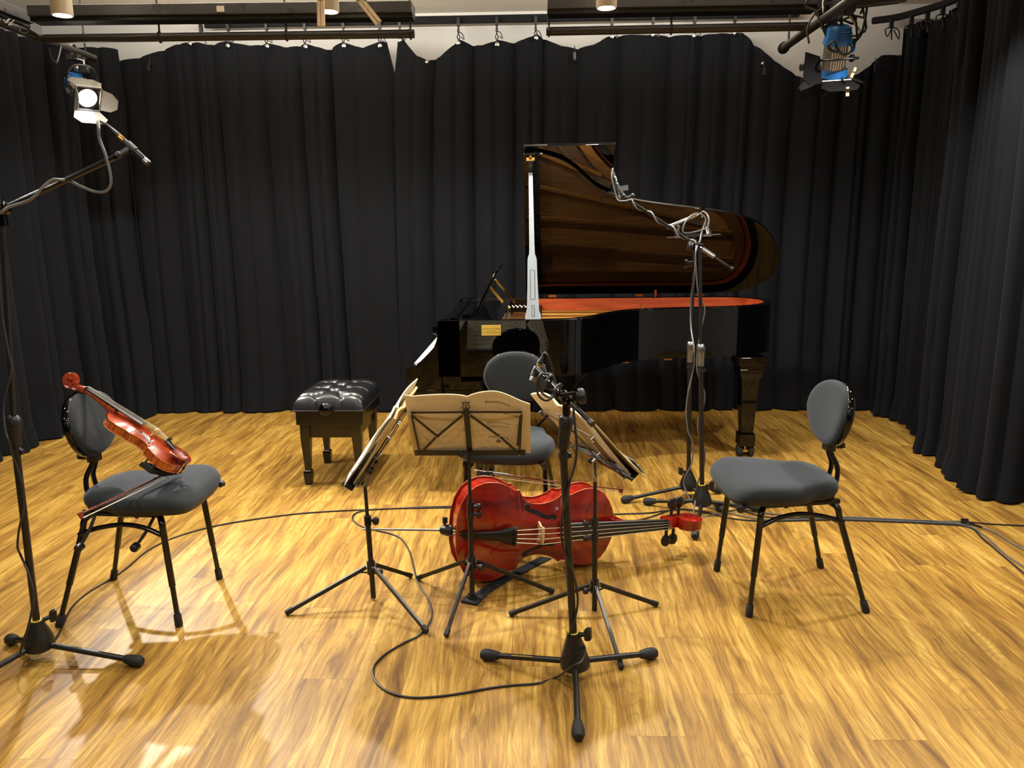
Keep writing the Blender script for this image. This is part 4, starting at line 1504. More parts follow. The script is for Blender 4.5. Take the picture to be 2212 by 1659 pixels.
    for f in [i / 7 for i in range(8)]:
        x = xt0 + (xt1 - xt0) * f
        w = L * interp([(0, .017), (.3, .021), (.7, .032), (.88, .054), (1, .055)], f)
        z = zt(x)
        rows.append([V(x, w * math.cos(a), z + .35 * w * math.sin(a)) for a in [math.pi * i / 8 for i in range(9)]] + [V(x, -w * .95, z - .012 * L), V(x, w * .95, z - .012 * L)])
    tp = t.part('tailpiece', MB().loft(rows), M_ebony, local=True, sharp=35)
    ft = MB()
    for q in (-1.5, -.5, .5, 1.5):
        ft.tube([V(xt1 - .02 * L, q * .026 * L, zt(xt1) + .012 * L), V(xt1 - .02 * L, q * .026 * L, zt(xt1) + .035 * L)], .006 * L, 8).lathe([(.009 * L, 0), (.009 * L, .008 * L)], V(xt1 - .02 * L, q * .026 * L, zt(xt1) + .033 * L), (0, 0, 1), 10)
    t.part('fine_tuner', ft, M_black, sub=tp, local=True)
    t.part('tail_gut', MB().tube([V(xt0 + .01 * L, .010 * L, zt(xt0) - .004 * L), V(-.012 * L, .012 * L, -.03 * L)], .004 * L, 6).tube([V(xt0 + .01 * L, -.010 * L, zt(xt0) - .004 * L), V(-.012 * L, -.012 * L, -.03 * L)], .004 * L, 6), M_ebony, sub=tp, local=True)
    for i, q in enumerate((-1.5, -.5, .5, 1.5)):
        b = V(xb, q * bw * .27, bz + .001 * L - .04 * bw * abs(q) / 1.5)
        t.part('string', MB().tube([V(xt1, q * .024 * L, zt(xt1) + .01 * L), b, V(xn + .006 * L, q * .016 * L, zn + .024 * L), V(xn + .05 * L, q * .012 * L, zn - .005 * L)], (.0018 if kind == 'violin' else .0016) * L * (1.2 - i * .12), 6), M_gutstring, local=True)
    # pegbox and scroll: a tapering ribbon that rolls up
    pb_len = neck_len * .26
    sx0 = xn + .01 * L
    spine = []
    for f in [i / 6 for i in range(7)]:
        spine.append((V(sx0 + pb_len * f, 0, zn - .028 * L - .055 * L * f + .0 * f), L * (.040 - .004 * f), L * (.036 - .006 * f)))
    end = spine[-1][0]
    R0 = .062 * L
    c = end + V(.022 * L, 0, R0 * .92)
    turns = 1.75
    n = 44
    a0 = math.atan2(end.z - c.z, end.x - c.x)
    rad0 = (end - c).length
    for i in range(1, n):
        f = i / (n - 1)
        a = a0 + f * turns * 2 * math.pi
        r_ = rad0 * (1 - f) ** .62 + .006 * L
        spine.append((V(c.x + r_ * math.cos(a), 0, c.z + r_ * math.sin(a)), L * (.030 + .022 * f), L * (.027 * (1 - f) ** .8 + .008)))
    rings = []
    for i, (p, wy, wr) in enumerate(spine):
        q0, q1 = spine[max(i - 1, 0)][0], spine[min(i + 1, len(spine) - 1)][0]
        tg = (q1 - q0).normalized()
        nr = V(-tg.z, 0, tg.x)
        rings.append([p + V(0, wy * sy, 0) + nr * (wr * sr) for sy, sr in ((-1, -.7), (-.8, -1), (.8, -1), (1, -.7), (1, .7), (.8, 1), (-.8, 1), (-1, .7))])
    t.part('scroll', MB().loft(rings), m_top, local=True, sharp=30, label='carved scroll and peg box')
    for i in range(4):
        x = sx0 + pb_len * (.18 + .22 * i)
        sy = 1 if i % 2 else -1
        z = zn - .03 * L - .055 * L * (.18 + .22 * i)
        pg = MB().tube([V(x, -sy * .045 * L, z), V(x, sy * .085 * L, z)], [.007 * L, .011 * L], 10)
        pg.ball(V(x, sy * .118 * L, z), .034 * L, 12, (1, 1.15, .42)) if kind == 'cello' else pg.ball(V(x, sy * .108 * L, z), .028 * L, 12, (1, 1.1, .42))
        t.part('tuning_peg', pg, M_ebony if kind == 'cello' else M_rosewood, local=True)
    t.part('end_button', MB().lathe([(.018 * L, 0), (.020 * L, .012 * L), (.012 * L, .02 * L)], V(0, 0, -rib * .5), (-1, 0, 0), 14), M_ebony, local=True)
    return dict(arch=arch, surf=surf, bz=bz)


def axes(a, n):
    a = Vector(a).normalized()
    n = Vector(n)
    n = (n - a * n.dot(a)).normalized()
    return Matrix((a, n.cross(a), n)).transposed()


# cello on its side
yaw, tilt = rad(20), rad(3)
LC = .755
a = V(math.cos(yaw), math.sin(yaw), -.085).normalized()
n = V(math.sin(yaw) * math.cos(tilt), -math.cos(yaw) * math.cos(tilt), math.sin(tilt))
low = on(1052, 1254, .025)                     # lower bout on the floor
RC = axes(a, n)
o_ = low - RC @ V(.20 * LC, -.293 * LC, 0)
cello = Thing('cello', 'red varnished cello lying on its side on the floor under the middle music stand', 'cello', o_, RC)
instrument(cello, LC, .122, (M_cello, M_cellorib, M_edge), .43, 'cello')
e0 = V(-.004, 0, -.05)
etip = RC.inverted() @ (at(779, 1143, 3.22) - o_)
ed = (etip - e0).normalized()
EL = (etip - e0).length
cello.part('endpin', MB().tube([e0, e0 + ed * (EL - .05)], .0052, 12).tube([e0 + ed * (EL - .055), e0 + ed * (EL - .022)], .0075, 12).tube([e0 + ed * (EL - .022), etip], [.0048, .001], 10), M_steel, local=True)
cello.part('endpin_collar', MB().tube([e0, e0 + ed * .02, e0 + ed * .05, e0 + ed * .055], [.024, .026, .018, .012], 18), M_plastic, local=True)
cello.part('endpin_screw', MB().tube([e0 + ed * .035, e0 + ed * .035 + V(0, .035, 0)], .006, 8).box(e0 + ed * .035 + V(0, .045, 0), (.02, .025, .014)), M_plastic, local=True)


def bow(tip, frog, side, label, kind='bow', length=None):
    """stick from tip to frog; hair lies on the side given"""
    tip, frog = Vector(tip), Vector(frog)
    d = (frog - tip).normalized()
    s = Vector(side)
    s = (s - d * s.dot(d)).normalized()
    L = (frog - tip).length
    t = Thing('bow', label, 'bow', tip)
    st = [tip + d * (L * f) - s * (.002 * math.sin(math.pi * f) * -2) for f in [i / 12 for i in range(13)]]
    t.part('stick', MB().tube(st, [.0033 + .0016 * i / 12 for i in range(13)], 8), M_bowstick)
    t.part('bow_head', MB().loft([[tip + d * a_ + s * b_ + d.cross(s) * c_ for a_, b_ in ((-.004, -.004), (.022, -.003), (.016, .016), (.002, .020))] for c_ in (-.0035, .0035)]), M_bowstick, bevel=.001)
    hh = MB().bar(tip + d * .010 + s * .0175, tip + d * (L - .06) + s * .020, .011, .0024, up=s)
    t.part('hair', hh, M_hair)
    f0 = tip + d * (L - .035)
    t.part('frog', MB().bar(f0 - d * .028 + s * .011, f0 + d * .022 + s * .011, .010, .020, up=s), M_ebony, bevel=.001)
    t.part('ferrule', MB().bar(f0 - d * .036 + s * .013, f0 - d * .028 + s * .013, .011, .012, up=s), M_chrome)
    t.part('grip_wrap', MB().tube([tip + d * (L - .15), tip + d * (L - .07)], .0056, 10), M_silver_reflection)
    t.part('thumb_leather', MB().tube([tip + d * (L - .075), tip + d * (L - .045)], .0066, 10), M_leather)
    t.part('adjuster', MB().lathe([(.004, 0), (.005, .003), (.005, .016), (.003, .02)], tip + d * (L - .004), d, 10), M_chrome)
    return t


bt, bf_ = at(1345, 1058, 3.52), at(1030, 1017, 3.36)
bow(bt, bf_, V(0, -.35, -1), 'dark cello bow laid along the upper edge of the red cello')

# violin leaning on its chair
B_, S_ = at(402, 1003, 2.93), at(150, 822, 2.985)
av = (S_ - B_).normalized()
nv0 = V(-av.z * av.x / abs(av.x) * -1, 0, abs(av.x))
nv0 = V(abs(av.z), 0, abs(av.x))
nv = Matrix.Rotation(rad(7), 3, av) @ nv0
RV = axes(av, nv)
vio = Thing('violin', 'reddish brown violin leaning from the seat to the backrest of its chair', 'violin', B_, RV)
LVN = .362
VI = instrument(vio, LVN, .036, (M_violin, M_violinrib, M_edge), .235, 'violin')
cm = MB()
rows = []
for zz_, k in ((.020, .55), (.026, .9), (.031, 1.0), (.034, .93), (.030, .5), (.0275, .1)):
    rows.append([V(.030 + .034 * k * math.cos(a_) , .050 + .050 * k * math.sin(a_), zz_ + .010 * math.sin(a_) ** 2 * k) for a_ in [2 * math.pi * i / 22 for i in range(22)]])
cm.loft(rows)
cm.box((.004, .02, .012), (.016, .05, .03))
vio.part('chin_rest', cm, M_rosewood, local=True, sharp=60)
cl = MB()
for y in (.0, .04):
    cl.tube([V(-.004, y, .015), V(-.004, y, -.042)], .0025, 8).tube([V(-.004, y, -.008), V(-.004, y, -.022)], .004, 8)
cl.box((.001, .02, -.041), (.012, .055, .004))
vio.part('chin_rest_clamp', cl, M_chrome, local=True)
sr = MB()
path = cr([V(.085, -.125, -.075), V(.075, -.06, -.085), V(.07, .01, -.080), (.08, .07, -.066), V(.09, .115, -.058)], 6)
for i in range(len(path) - 1):
    pass
sr.loft([[p + V(-.030, 0, -.010), p + V(.028, 0, -.010), p + V(.024, 0, .012), p + V(-.026, 0, .012)] for p in path])
vio.part('shoulder_rest', sr, M_rubber, local=True, bevel=.003)
for y in (-.112, .105):
    x = .085
    leg = MB().tube([V(x, y, -.07), V(x, y * 1.0, -.045)], .004, 8)
    for dx in (-.018, .018):
        leg.tube(cr([V(x, y, -.047), V(x + dx, y * 1.02, -.044), V(x + dx, y * 1.04, -.036), V(x + dx, y * 1.02, -.028)], 4), .0035, 8)
    vio.part('rest_fork', leg, M_rubber, local=True)

tipv, frogv = at(170, 1111, 2.50), at(383, 1010, 3.07)
dv = (frogv - tipv).normalized()
bow(tipv, frogv, V(.25, -.75, -1), 'violin bow with pale hair sticking out past the seat edge under the violin')


# ---------------------------------------------------------------- music stands and scores
def music_stand(label, centre, feet, hub_z, pole_top, bottom, U, UP, N, hw=.222, hh=.245, finial=True, knob_side=1, bracket=None):
    t = Thing('music_stand', label, 'music stand', (centre[0], centre[1], 0), group=None)
    c = V(centre[0], centre[1], 0)
    hub = c + V(0, 0, hub_z)
    top = Vector(pole_top)
    ax = (top - hub).normalized()
    t.part('lower_pole', MB().tube([hub - ax * .145, hub + ax * .22], .0112, 14), M_black)
    mid = hub + ax * ((top - hub).length * .62)
    t.part('middle_pole', MB().tube([hub + ax * .20, mid], .0096, 14), M_black)
    t.part('upper_pole', MB().tube([mid, top], .0076, 14), M_black)
    ks = V(knob_side, -.35, 0).normalized()
    cl = MB().tube([hub + ax * .02, hub - ax * .035], .018, 14)
    collar = t.part('hub_collar', cl, M_plastic)

    def knob(p, s=1.0):
        k = MB().tube([p, p + ks * .022 * s], .006, 8).lathe([(.006, 0), (.0145 * s, .002), (.0155 * s, .012), (.012 * s, .018)], p + ks * .020 * s, ks, 14)
        t.part('clamp_knob', k, M_plastic)
    knob(hub - ax * .022 + ks * .012)
    for p in (hub + ax * .21, mid):
        t.part('pole_clamp', MB().tube([p - ax * .025, p + ax * .012], .0145, 14), M_plastic)
        knob(p - ax * .004 + ks * .010)
    for f in feet:
        f = Vector(f)
        d = (V(f.x, f.y, .012) - hub)
        h = V(d.x, d.y, 0).normalized()
        a_ = hub + h * .020 + V(0, 0, -.002)
        b_ = V(f.x, f.y, .014)
        leg = t.part('leg', MB().bar(a_, b_, .013, .017), M_black, bevel=.002)
        dd = (b_ - a_).normalized()
        t.part('rubber_foot', MB().bar(b_ - dd * .022, b_ + dd * .010, .018, .021), M_rubber, sub=leg, bevel=.003)
        m_ = a_.lerp(b_, .10)
        t.part('leg_brace', MB().bar(hub - ax * .028 + h * .014, m_ + V(0, 0, -.004), .008, .004), M_black, sub=leg)
        t.part('leg_rivet', MB().tube([a_ - h.cross(V(0, 0, 1)) * .009, a_ + h.cross(V(0, 0, 1)) * .009], .004, 8), M_steel, sub=leg)
    # desk
    O = Vector(bottom)
    P = lambda u, v, w=0.0: O + U * u + UP * v + N * w
    bar = lambda p, q, w=.010: MB().bar(p, q, w, .0028, up=N)
    T = .003
    t.part('desk_plate', MB().bar(P(0, -.012), P(0, hh + .012), .023, .003, up=N), M_black, bevel=.001)
    if finial:
        fi = MB()
        for s in (-1, 1):
            fi.tube(cr([P(s * .004, hh + .008), P(s * .014, hh + .018), P(s * .012, hh + .028), P(s * .008, hh + .036), P(s * .013, hh + .043)], 4), .0018, 6)
        fi.tube([P(0, hh + .01), P(0, hh + .041)], .0015, 6).tube([P(-.017, hh + .044), P(.017, hh + .044)], .0022, 6)
        t.part('lyre_finial', fi, M_black)
    for s in (-1, 1):
        t.part('desk_bar', bar(P(s * .012, hh - .004, -.003), P(s * hw, hh - .006, -.003), .0085), M_black)
        t.part('desk_bar', bar(P(s * hw, hh - .004, -.006), P(s * (hw - .012), .005, -.006), .0085), M_black)
        t.part('desk_bar', bar(P(s * .012, hh - .012, -.009), P(s * hw * .56, hh * .47, -.009), .010), M_black)
        t.part('desk_bar', bar(P(s * hw * .60, hh * .44, -.010), P(s * (hw - .014), .012, -.010), .010), M_black)
        if s < 0:
            t.part('desk_bar', bar(P(s * hw, hh - .008, -.012), P(s * hw * .55, hh * .45, -.012), .010), M_black)
        else:
            t.part('page_clip', bar(P(hw - .004, hh - .02, -.013), P(hw - .018, hh * .25, -.013), .011), M_black)
        for (u, v) in ((s * hw, hh - .006), (s * (hw - .013), .008), (s * hw * .58, hh * .455), (s * .014, hh - .008)):
            t.part('rivet', MB().tube([P(u, v, -.016), P(u, v, 0)], .0035, 8), M_steel)
        led = MB().bar(P(s * .010, .004, .002), P(s * (hw + .012), .004, .002), .003, .024, up=UP).bar(P(s * .010, -.009, .022), P(s * (hw + .012), -.009, .022), .044, .003, up=UP).bar(P(s * .010, -.003, .044), P(s * (hw + .012), -.003, .044), .003, .014, up=UP)
        t.part('desk_ledge', led, M_black)
    # tilt bracket between pole and desk
    b0 = O + UP * .012 - N * .012
    t.part('tilt_bracket', MB().bar(top, V(top.x, top.y, top.z + .02), .013, .013, up=N).bar(top + V(0, 0, .018), b0 - N * .006, .012, .012).bar(b0 - N * .008, b0 + N * .010, .014, .03, up=UP), bracket or M_black, bevel=.001)
    s = U
    t.part('tilt_knob', MB().tube([b0 - N * .004, b0 - N * .004 - s * .03], .005, 8).ball(b0 - N * .004 - s * .034, .013, 10, (1, .6, 1)), M_plastic)
    return P


def score(label, P, w0, w1, hh, lo, thick, front, back, bulge=.02, spine=0.0, cols=2, topfn=None, lean=0.0, wave=.004, seed=1, back_name='cover'):
    """open score: P(u,v,w) desk frame, u from w0 to w1, spine inside"""
    O = P(0, 0, .01)
    t = Thing('sheet_music', label, 'sheet music', O)

    def base(u, v, extra=0.0):
        x = w0 + (w1 - w0) * u
        q = (x - spine) / ((w1 - spine) if x > spine else (spine - w0))
        hump = bulge * (math.sin(math.pi * min(1, abs(q)) ** .6)) if bulge else 0
        k = topfn(u) if topfn else 1.0
        wv = wave * noise.noise((u * 3, v * 2, seed)) * v
        return P(x, -.002 + hh * k * v, lo + hump + wv + lean * v + extra)

    def fn(extra):
        def g(u, v):
            e = .004
            p = base(u, v, extra)
            a_ = base(min(1, u + e), v, extra) - base(max(0, u - e), v, extra)
            b_ = base(u, min(1, v + e), extra) - base(u, max(0, v - e), extra)
            n_ = a_.cross(b_).normalized()
            if n_.dot(P(0, 0, 1) - P(0, 0, 0)) < 0:
                n_ = -n_
            return p, n_
        return g
    t.part(back_name, MB().slab(fn(.0012), 30, 12, .0010), back)
    t.part('pages', MB().slab(fn(.0014 + thick), 30, 12, thick), front)
    return t, base


# middle stand, desk turned to the cellist
t30 = rad(30)
Pm0 = at(1015, 980, 3.06)
P = music_stand('music stand in the middle, carrying the open cream score before the cello', (-.262, 3.0), (on(905, 1254), on(965, 1376), on(1192, 1283)), at(1018, 1212, 3.0).z, V(-.265, 3.03, Pm0.z - .06),
                Pm0, V(1, 0, 0), V(0, -math.sin(t30), math.cos(t30)), V(0, math.cos(t30), math.sin(t30)), .218, .245, True, 1)
PM = P
tm = lambda u: 1 + (.0 if u < .5 else .05 * math.sin(math.pi * min(1, (u - .5) / .42)) - .13 * max(0, (u - .72) / .28) ** 1.3) + .035 * max(0, 1 - u / .06)
sc, sbase = score('wide open cream score with printed title page on the middle stand', P, -.236, .252, .318, .003, .004, M_score, M_ghost, .014, .006, 2, tm, 0, .003, 3)
tx = MB()
rows = [(.075, .262, 'Richard Strauss', .0155), (.075, .213, 'Klavierquartett c-moll', .0150), (.078, .158, 'Piano Quartet in c minor', .0090), (.078, .149, 'op. 13', .0075), (.078, .138, 'Herausgegeben von/Edited by', .0075), (.078, .130, 'Peter Jost', .0070), (.080, .076, 'G. Henle Verlag', .0125), (.085, .030, 'Urtext', .0055)]


def on_back(u, v):
    q = (u - -.236) / (.252 + .236)
    return sbase(q, v / .318, -.0006)


for u, v, s_, sz in rows:
    tx = MB()
    cu = bpy.data.curves.new('t', 'FONT')
    cu.body, cu.size = s_, sz
    ob = bpy.data.objects.new('t', cu)
    me = bpy.data.meshes.new_from_object(ob)
    tx.add([on_back(u + p.co.x, v + p.co.y) for p in me.vertices], [tuple(q.vertices) for q in me.polygons])
    bpy.data.objects.remove(ob)
    bpy.data.curves.remove(cu)
    bpy.data.meshes.remove(me)
    sc.part('title_line', tx, M_ink, smooth=False)
tx = MB()
lg = lambda u0, u1, v0, v1: tx.add([on_back(u0, v0), on_back(u1, v0), on_back(u1, v1), on_back(u0, v1)], [(0, 1, 2, 3)])
for u0, u1, v0, v1 in ((.114, .117, .050, .064), (.119, .122, .048, .070), (.124, .127, .050, .064), (.1115, .114, .050, .0525), (.1115, .114, .0565, .059), (.127, .1295, .053, .061)):
    lg(u0, u1, v0, v1)
sc.part('publisher_mark', tx, M_ink, smooth=False)

# stand of the violinist
n0, f0 = on(748, 1062, .60), V(0, 0, 0)
nb, fb_ = V(-.672, 2.735, .60), V(-.672, 3.165, .60)
U = (fb_ - nb).normalized()
nh = V(-U.y, U.x, 0)
s_, c_ = math.sin(rad(33)), math.cos(rad(33))
UPv = V(-nh.x * s_, -nh.y * s_, c_)
Nn = V(nh.x * c_, nh.y * c_, s_)
P = music_stand('music stand turned towards the violinist chair', (-.690, 3.02), (on(622, 1329), on(920, 1368), on(886, 1249)), at(807, 1222, 3.02).z, V(-.700, 3.03, at(803, 1060, 3.03).z),
                (nb + fb_) / 2, U, UPv, Nn, .222, .245, True, 1)
tl = lambda u: 1.0 + .20 * max(0, (u - .55) / .45) ** 1.5 + .05 * math.sin(u * 9)
score('open white violin part with a curling far page', P, -.245, .20, .315, .032, .004, M_white_p, M_paper, .012, -.02, 2, tl, -.01, .022, 9)
score('ochre covered score tucked behind the white violin part', P, -.19, .245, .305, .004, .009, M_paper, M_yellow_p, .006, .02, 2, lambda u: 1 + .12 * max(0, (u - .6) / .4), 0, .010, 15)
sg = Thing('folder', 'dark grey folder standing on the ledge under the violin part', 'folder', P(-.2, 0, .03))
sg.part('flap', MB().bar(P(-.262, .03, .034), P(-.10, .03, .036), .003, .085, up=UPv), M_grey_p, bevel=.001)
sg.part('fastening', MB().ball(P(-.22, .05, .038), .004, 8), M_chrome)

# stand of the player opposite
nb, fb_ = V(.393, 2.81, .60), V(.168, 3.32, .60)
U = (nb - fb_).normalized()
nh = V(-U.y, U.x, 0)
s_, c_ = math.sin(rad(40)), math.cos(rad(40))
UPv = V(-nh.x * s_, -nh.y * s_, c_)
Nn = V(nh.x * c_, nh.y * c_, s_)
P = music_stand('music stand turned towards the empty chair beside the microphone stands', (.248, 2.93), (on(1105, 1332), on(1341, 1446), on(1416, 1311)), at(1287, 1262, 2.93).z, V(.245, 2.93, at(1286, 1040, 2.93).z),
                (nb + fb_) / 2 + V(-.01, -.02, 0), U, UPv, Nn, .235, .245, True, -1, M_steel)
tr_ = lambda u: 1.02 + .06 * math.sin(u * 7)
score('open cream score with fanned pages on the stand beside the tall boom stand', P, -.255, .225, .315, .012, .008, M_score, M_ghost, .022, -.02, 2, tr_, .0, .012, 21)
score('thin loose cream sheet slipping off the near end of the stand ledge', P, .02, .31, .29, .034, .001, M_paper, M_paper, .010, .1, 1, lambda u: 1.0 - .9 * max(0, (u - .55) / .45), .0, .01, 27)
sg = Thing('folder', 'grey folder standing on the ledge of the stand facing the empty chair', 'folder', P(.2, 0, .03))
sg.part('flap', MB().bar(P(.05, .03, .050), P(.275, .03, .052), .003, .08, up=UPv), M_grey_p, bevel=.001)
sg.part('spine_ridge', MB().bar(P(.05, .03, .054), P(.275, .03, .056), .004, .010, up=UPv), M_grey_p)

# ---------------------------------------------------------------- microphone stands


def mic_stand(label, base, feet, hub_h, clutch, top, knob_dir, r0=.0125, r1=.0095, clutch_len=.11, clutch_mat=None, text=None, hub_r=.052):
    """base on the floor, feet on the floor, clutch and top are points on the leaning pole"""
    base, clutch, top = Vector(base), Vector(clutch), Vector(top)
    t = Thing('microphone_stand', label, 'microphone stand', base)
    ax = (clutch - base).normalized()
    hb = base + ax * .045
    t.part('base_hub', MB().lathe([(hub_r * .80, 0), (hub_r, .008), (hub_r, .028), (hub_r * .86, .055), (hub_r * .50, hub_h * .86), (hub_r * .42, hub_h), (r0 + .002, hub_h)], hb, ax, 24), M_plastic, sharp=50)
    kd = Vector(knob_dir).normalized()
    kp = hb + ax * (hub_h * .92)
    t.part('hub_knob', MB().tube([kp, kp + kd * .05], .008, 10).loft([[kp + kd * h + ax * (x * s) + kd.cross(ax) * (y * s) for x, y in ((.022, -.010), (.022, .010), (-.022, .010), (-.022, -.010))] for h, s in ((.042, .8), (.05, 1), (.064, 1), (.068, .8))]), M_plastic, bevel=.004)
    t.part('hub_collar', MB().tube([kp + ax * .004, kp + ax * .012], r0 + .006, 18), M_yellow if text else M_plastic)
    for i, f in enumerate(feet):
        f = Vector(f)
        h = V(f.x - base.x, f.y - base.y, 0).normalized()
        a_ = hb + ax * .018 + h * hub_r * .7
        b_ = V(f.x, f.y, .022)
        d = (b_ - a_).normalized()
        leg = t.part('leg', MB().tube([a_, b_], .0105, 14), M_black)
        t.part('rubber_foot', MB().tube([b_ - d * .052, b_ - d * .048, b_ - d * .020, b_ + d * .004, b_ + d * .018], [.0125, .015, .0205, .0215, .015], 16), M_rubber, sub=leg)
        if text and i == text[0]:
            side = d.cross(V(0, 0, 1)).normalized()
            up = V(0, -.55, .83)
            tx_ = MB().bar(a_.lerp(b_, .40) + V(0, -.0072, .0080), a_.lerp(b_, .66) + V(0, -.0072, .0080), .0012, .011, up=V(0, -.66, .75))
            t.part('yellow_label', tx_, M_yellow, sub=leg)
            O_ = a_.lerp(b_, .42) if d.x > 0 else b_.lerp(a_, .36)
            dx_ = d if d.x > 0 else -d
            t.part('lettering', MB().text(text[1], .009, O_ + V(0, -.0086, .0066), dx_, V(0, .6, .75)), M_black, sub=leg, smooth=False)
    t.part('lower_pole', MB().tube([hb + ax * hub_h * .8, clutch], r0, 18), M_black)
    ax2 = (top - clutch).normalized()
    cm_ = clutch_mat or M_plastic
    t.part('pole_collar', MB().tube([clutch - ax * .035, clutch - ax * .012], r0 + .004, 18).box(clutch - ax * .024 + V(r0 + .006, 0, 0), (.014, .014, .016)), M_plastic)
    s = ax2.cross(V(0, 1, 0)).normalized()
    F = V(0, 1, 0)
    gp = []
    for h, w, dx in ((-.012, .0175, 0), (.0, .019, 0), (.35, .019, -.001), (.6, .021, -.002), (.85, .024, -.002), (1.0, .021, 0), (1.06, .014, 0)):
        c = clutch + ax2 * (clutch_len * h) + s * dx
        gp.append([c + s * w * math.cos(q) * 1.0 + F * w * .9 * math.sin(q) for q in [2 * math.pi * i / 20 for i in range(20)]])
    g = t.part('clutch_grip', MB().loft(gp), cm_)
    c = clutch + ax2 * (clutch_len * .78) - F * .0215
    t.part('clutch_emblem', MB().tube([c + s * .013 * math.cos(q) + ax2 * .013 * math.sin(q) for q in [2 * math.pi * i / 18 for i in range(18)]], .0014, 6, closed=True).tube([c - s * .009, c + s * .009], .0013, 6).tube([c - ax2 * .009, c + ax2 * .010], .0013, 6), M_rubber, sub=g)
    t.part('upper_pole', MB().tube([clutch + ax2 * clutch_len, top], r1, 16), M_chrome if clutch_mat == 'x' else M_black)
    return t


def boom(t, clamp, rear, front, knob, r=.0088, kd=(1, 0, 0), rear_r=None):
    clamp, rear, front = Vector(clamp), Vector(rear), Vector(front)
    d = (front - rear).normalized()
    t.part('boom', MB().tube([rear, front], r, 16), M_tube)
    t.part('boom_end', MB().tube([rear - d * .004, rear + d * .012], (rear_r or r) * 1.25, 16), M_plastic)
    kd = Vector(kd).normalized()
    t.part('boom_clamp', MB().tube([clamp - d * .022, clamp + d * .022], .019, 18).tube([clamp - kd * .018, clamp + kd * .030], .020, 20).tube([clamp + V(0, 0, -.055), clamp], .013, 14), M_gloss, bevel=.002)
    kp = clamp + kd * .034
    t.part('boom_knob', MB().lathe([(.014, 0), (.014, .004), (.025, .005), (.027, .012), (.026, .022), (.020, .027)], kp, kd, 10), M_plastic)
    return d


def clip(t, tip, mic_a, mic_b):
    """clip at boom tip reaching round the microphone axis"""
    m_ = mic_a.lerp(mic_b, .42)
    d = (mic_b - mic_a).normalized()
    t.part('swivel_joint', MB().tube([tip, tip.lerp(m_, .45)], .0085, 12).ball(tip.lerp(m_, .2), .012, 10), M_plastic)
    n_ = (tip - m_).normalized()
    t.part('microphone_clip', MB().bar(tip.lerp(m_, .3), m_ + n_ * .012, .018, .012, up=d).tube([m_ - d * .017, m_ + d * .017], .0145, 16), M_plastic)


def microphone(label, nose, tail, mat, band=True):
    """slim condenser microphone from nose to where the plug ends"""
    nose, tail = Vector(nose), Vector(tail)
    d = (tail - nose).normalized()
    L = (tail - nose).length
    t = Thing('microphone', label, 'microphone', nose)
    t.part('body', MB().lathe([(.006, 0), (.0095, .001), (.0105, .004), (.0105, L * .57), (.009, L * .58)], nose, d, 18), mat)
    t.part('grille', MB().lathe([(.0107, 0), (.0109, .001), (.0109, .016), (.0107, .017)], nose + d * .004, d, 18), M_steel)
    t.part('plug_ring', MB().lathe([(.0092, 0), (.0098, .002), (.0098, L * .12), (.009, L * .125)], nose + d * L * .575, d, 18), M_brass if band else M_chrome)
    t.part('plug', MB().lathe([(.0088, 0), (.0098, .004), (.0094, L * .12), (.0065, L * .24), (.0042, L * .31)], nose + d * L * .69, d, 18), M_plastic if band else M_chrome)
    return t


def cable(label, pts, r=.0042, mat=None, n=7):
    return single('microphone_cable', MB().tube(cr(pts, n), r, 8), mat or M_cable, label, 'cable')


def spiral(p, q, turns, R, n=14, ph=0.0):
    p, q = Vector(p), Vector(q)
    a_, b_, d = frame_of(q - p)
    out = []
    k = max(2, int(turns * n))
    for i in range(k + 1):
        f = i / k
        g = 2 * math.pi * turns * f + ph
        out.append(p.lerp(q, f) + a_ * math.cos(g) * R + b_ * math.sin(g) * R)
    return out


def floorpts(px, z=.0046):
    return [on(x, y, z) for x, y in px]


# -- left stand with the long boom
bL = on(74, 1437)
bL = V(bL.x, bL.y + .04, 0)
cL, tL = at(33, 962, 2.52), at(4, 452, 2.52)
sL = mic_stand('tall microphone stand with a long boom, cut by the picture edge beside the violin chair', bL, (on(299, 1440), on(24, 1392), V(bL.x - .17, bL.y - .31, 0)), .115, cL, tL, (.75, .5, .2), text=(2, 'K&M'), clutch_len=.10)
boom(sL, tL, tL + (tL - at(246, 341, 2.56)).normalized() * .30, at(248, 340, 2.56), None, kd=(-.2, -1, -.1), r=.0092)
mnL, mtL = at(322, 355, 2.60), at(228, 268, 2.60)
clip(sL, at(250, 339, 2.56), mnL, mtL)
microphone('slim black microphone with a gold plug band on the long boom above the violin', mnL, mtL, M_micdark)
bdir = (at(248, 340, 2.56) - tL)
cbl = [mtL + (mtL - mnL).normalized() * .0, mtL + V(-.02, -.005, .008)] + [at(x, y, 2.55) for x, y in ((213, 275), (215, 300), (228, 335), (237, 370), (239, 398), (228, 413), (205, 414), (175, 403), (150, 391))]
cbl += [at(128, 388, 2.52), at(112, 389, 2.515), at(92, 405, 2.505), at(70, 428, 2.50), at(48, 438, 2.51), at(20, 447, 2.50), at(-4, 462, 2.49)]
cable('grey cable arching from the boom microphone above the violin and winding down its boom', cbl, .0048, M_greycable)
down = [at(-6, 500, 2.49), at(2, 660, 2.495), at(18, 760, 2.49), at(24, 800, 2.49), at(8, 870, 2.49), at(11, 930, 2.47), at(20, 955, 2.47), at(30, 990, 2.50), at(48, 1050, 2.50), at(50, 1100, 2.49), at(42, 1140, 2.49), at(38, 1180, 2.49), at(45, 1200, 2.53), at(62, 1240, 2.50), at(72, 1290, 2.48), at(62, 1350, 2.46), at(48, 1390, 2.44), at(43, 1418, 2.44)]
hubp = on(46, 1436, .02)
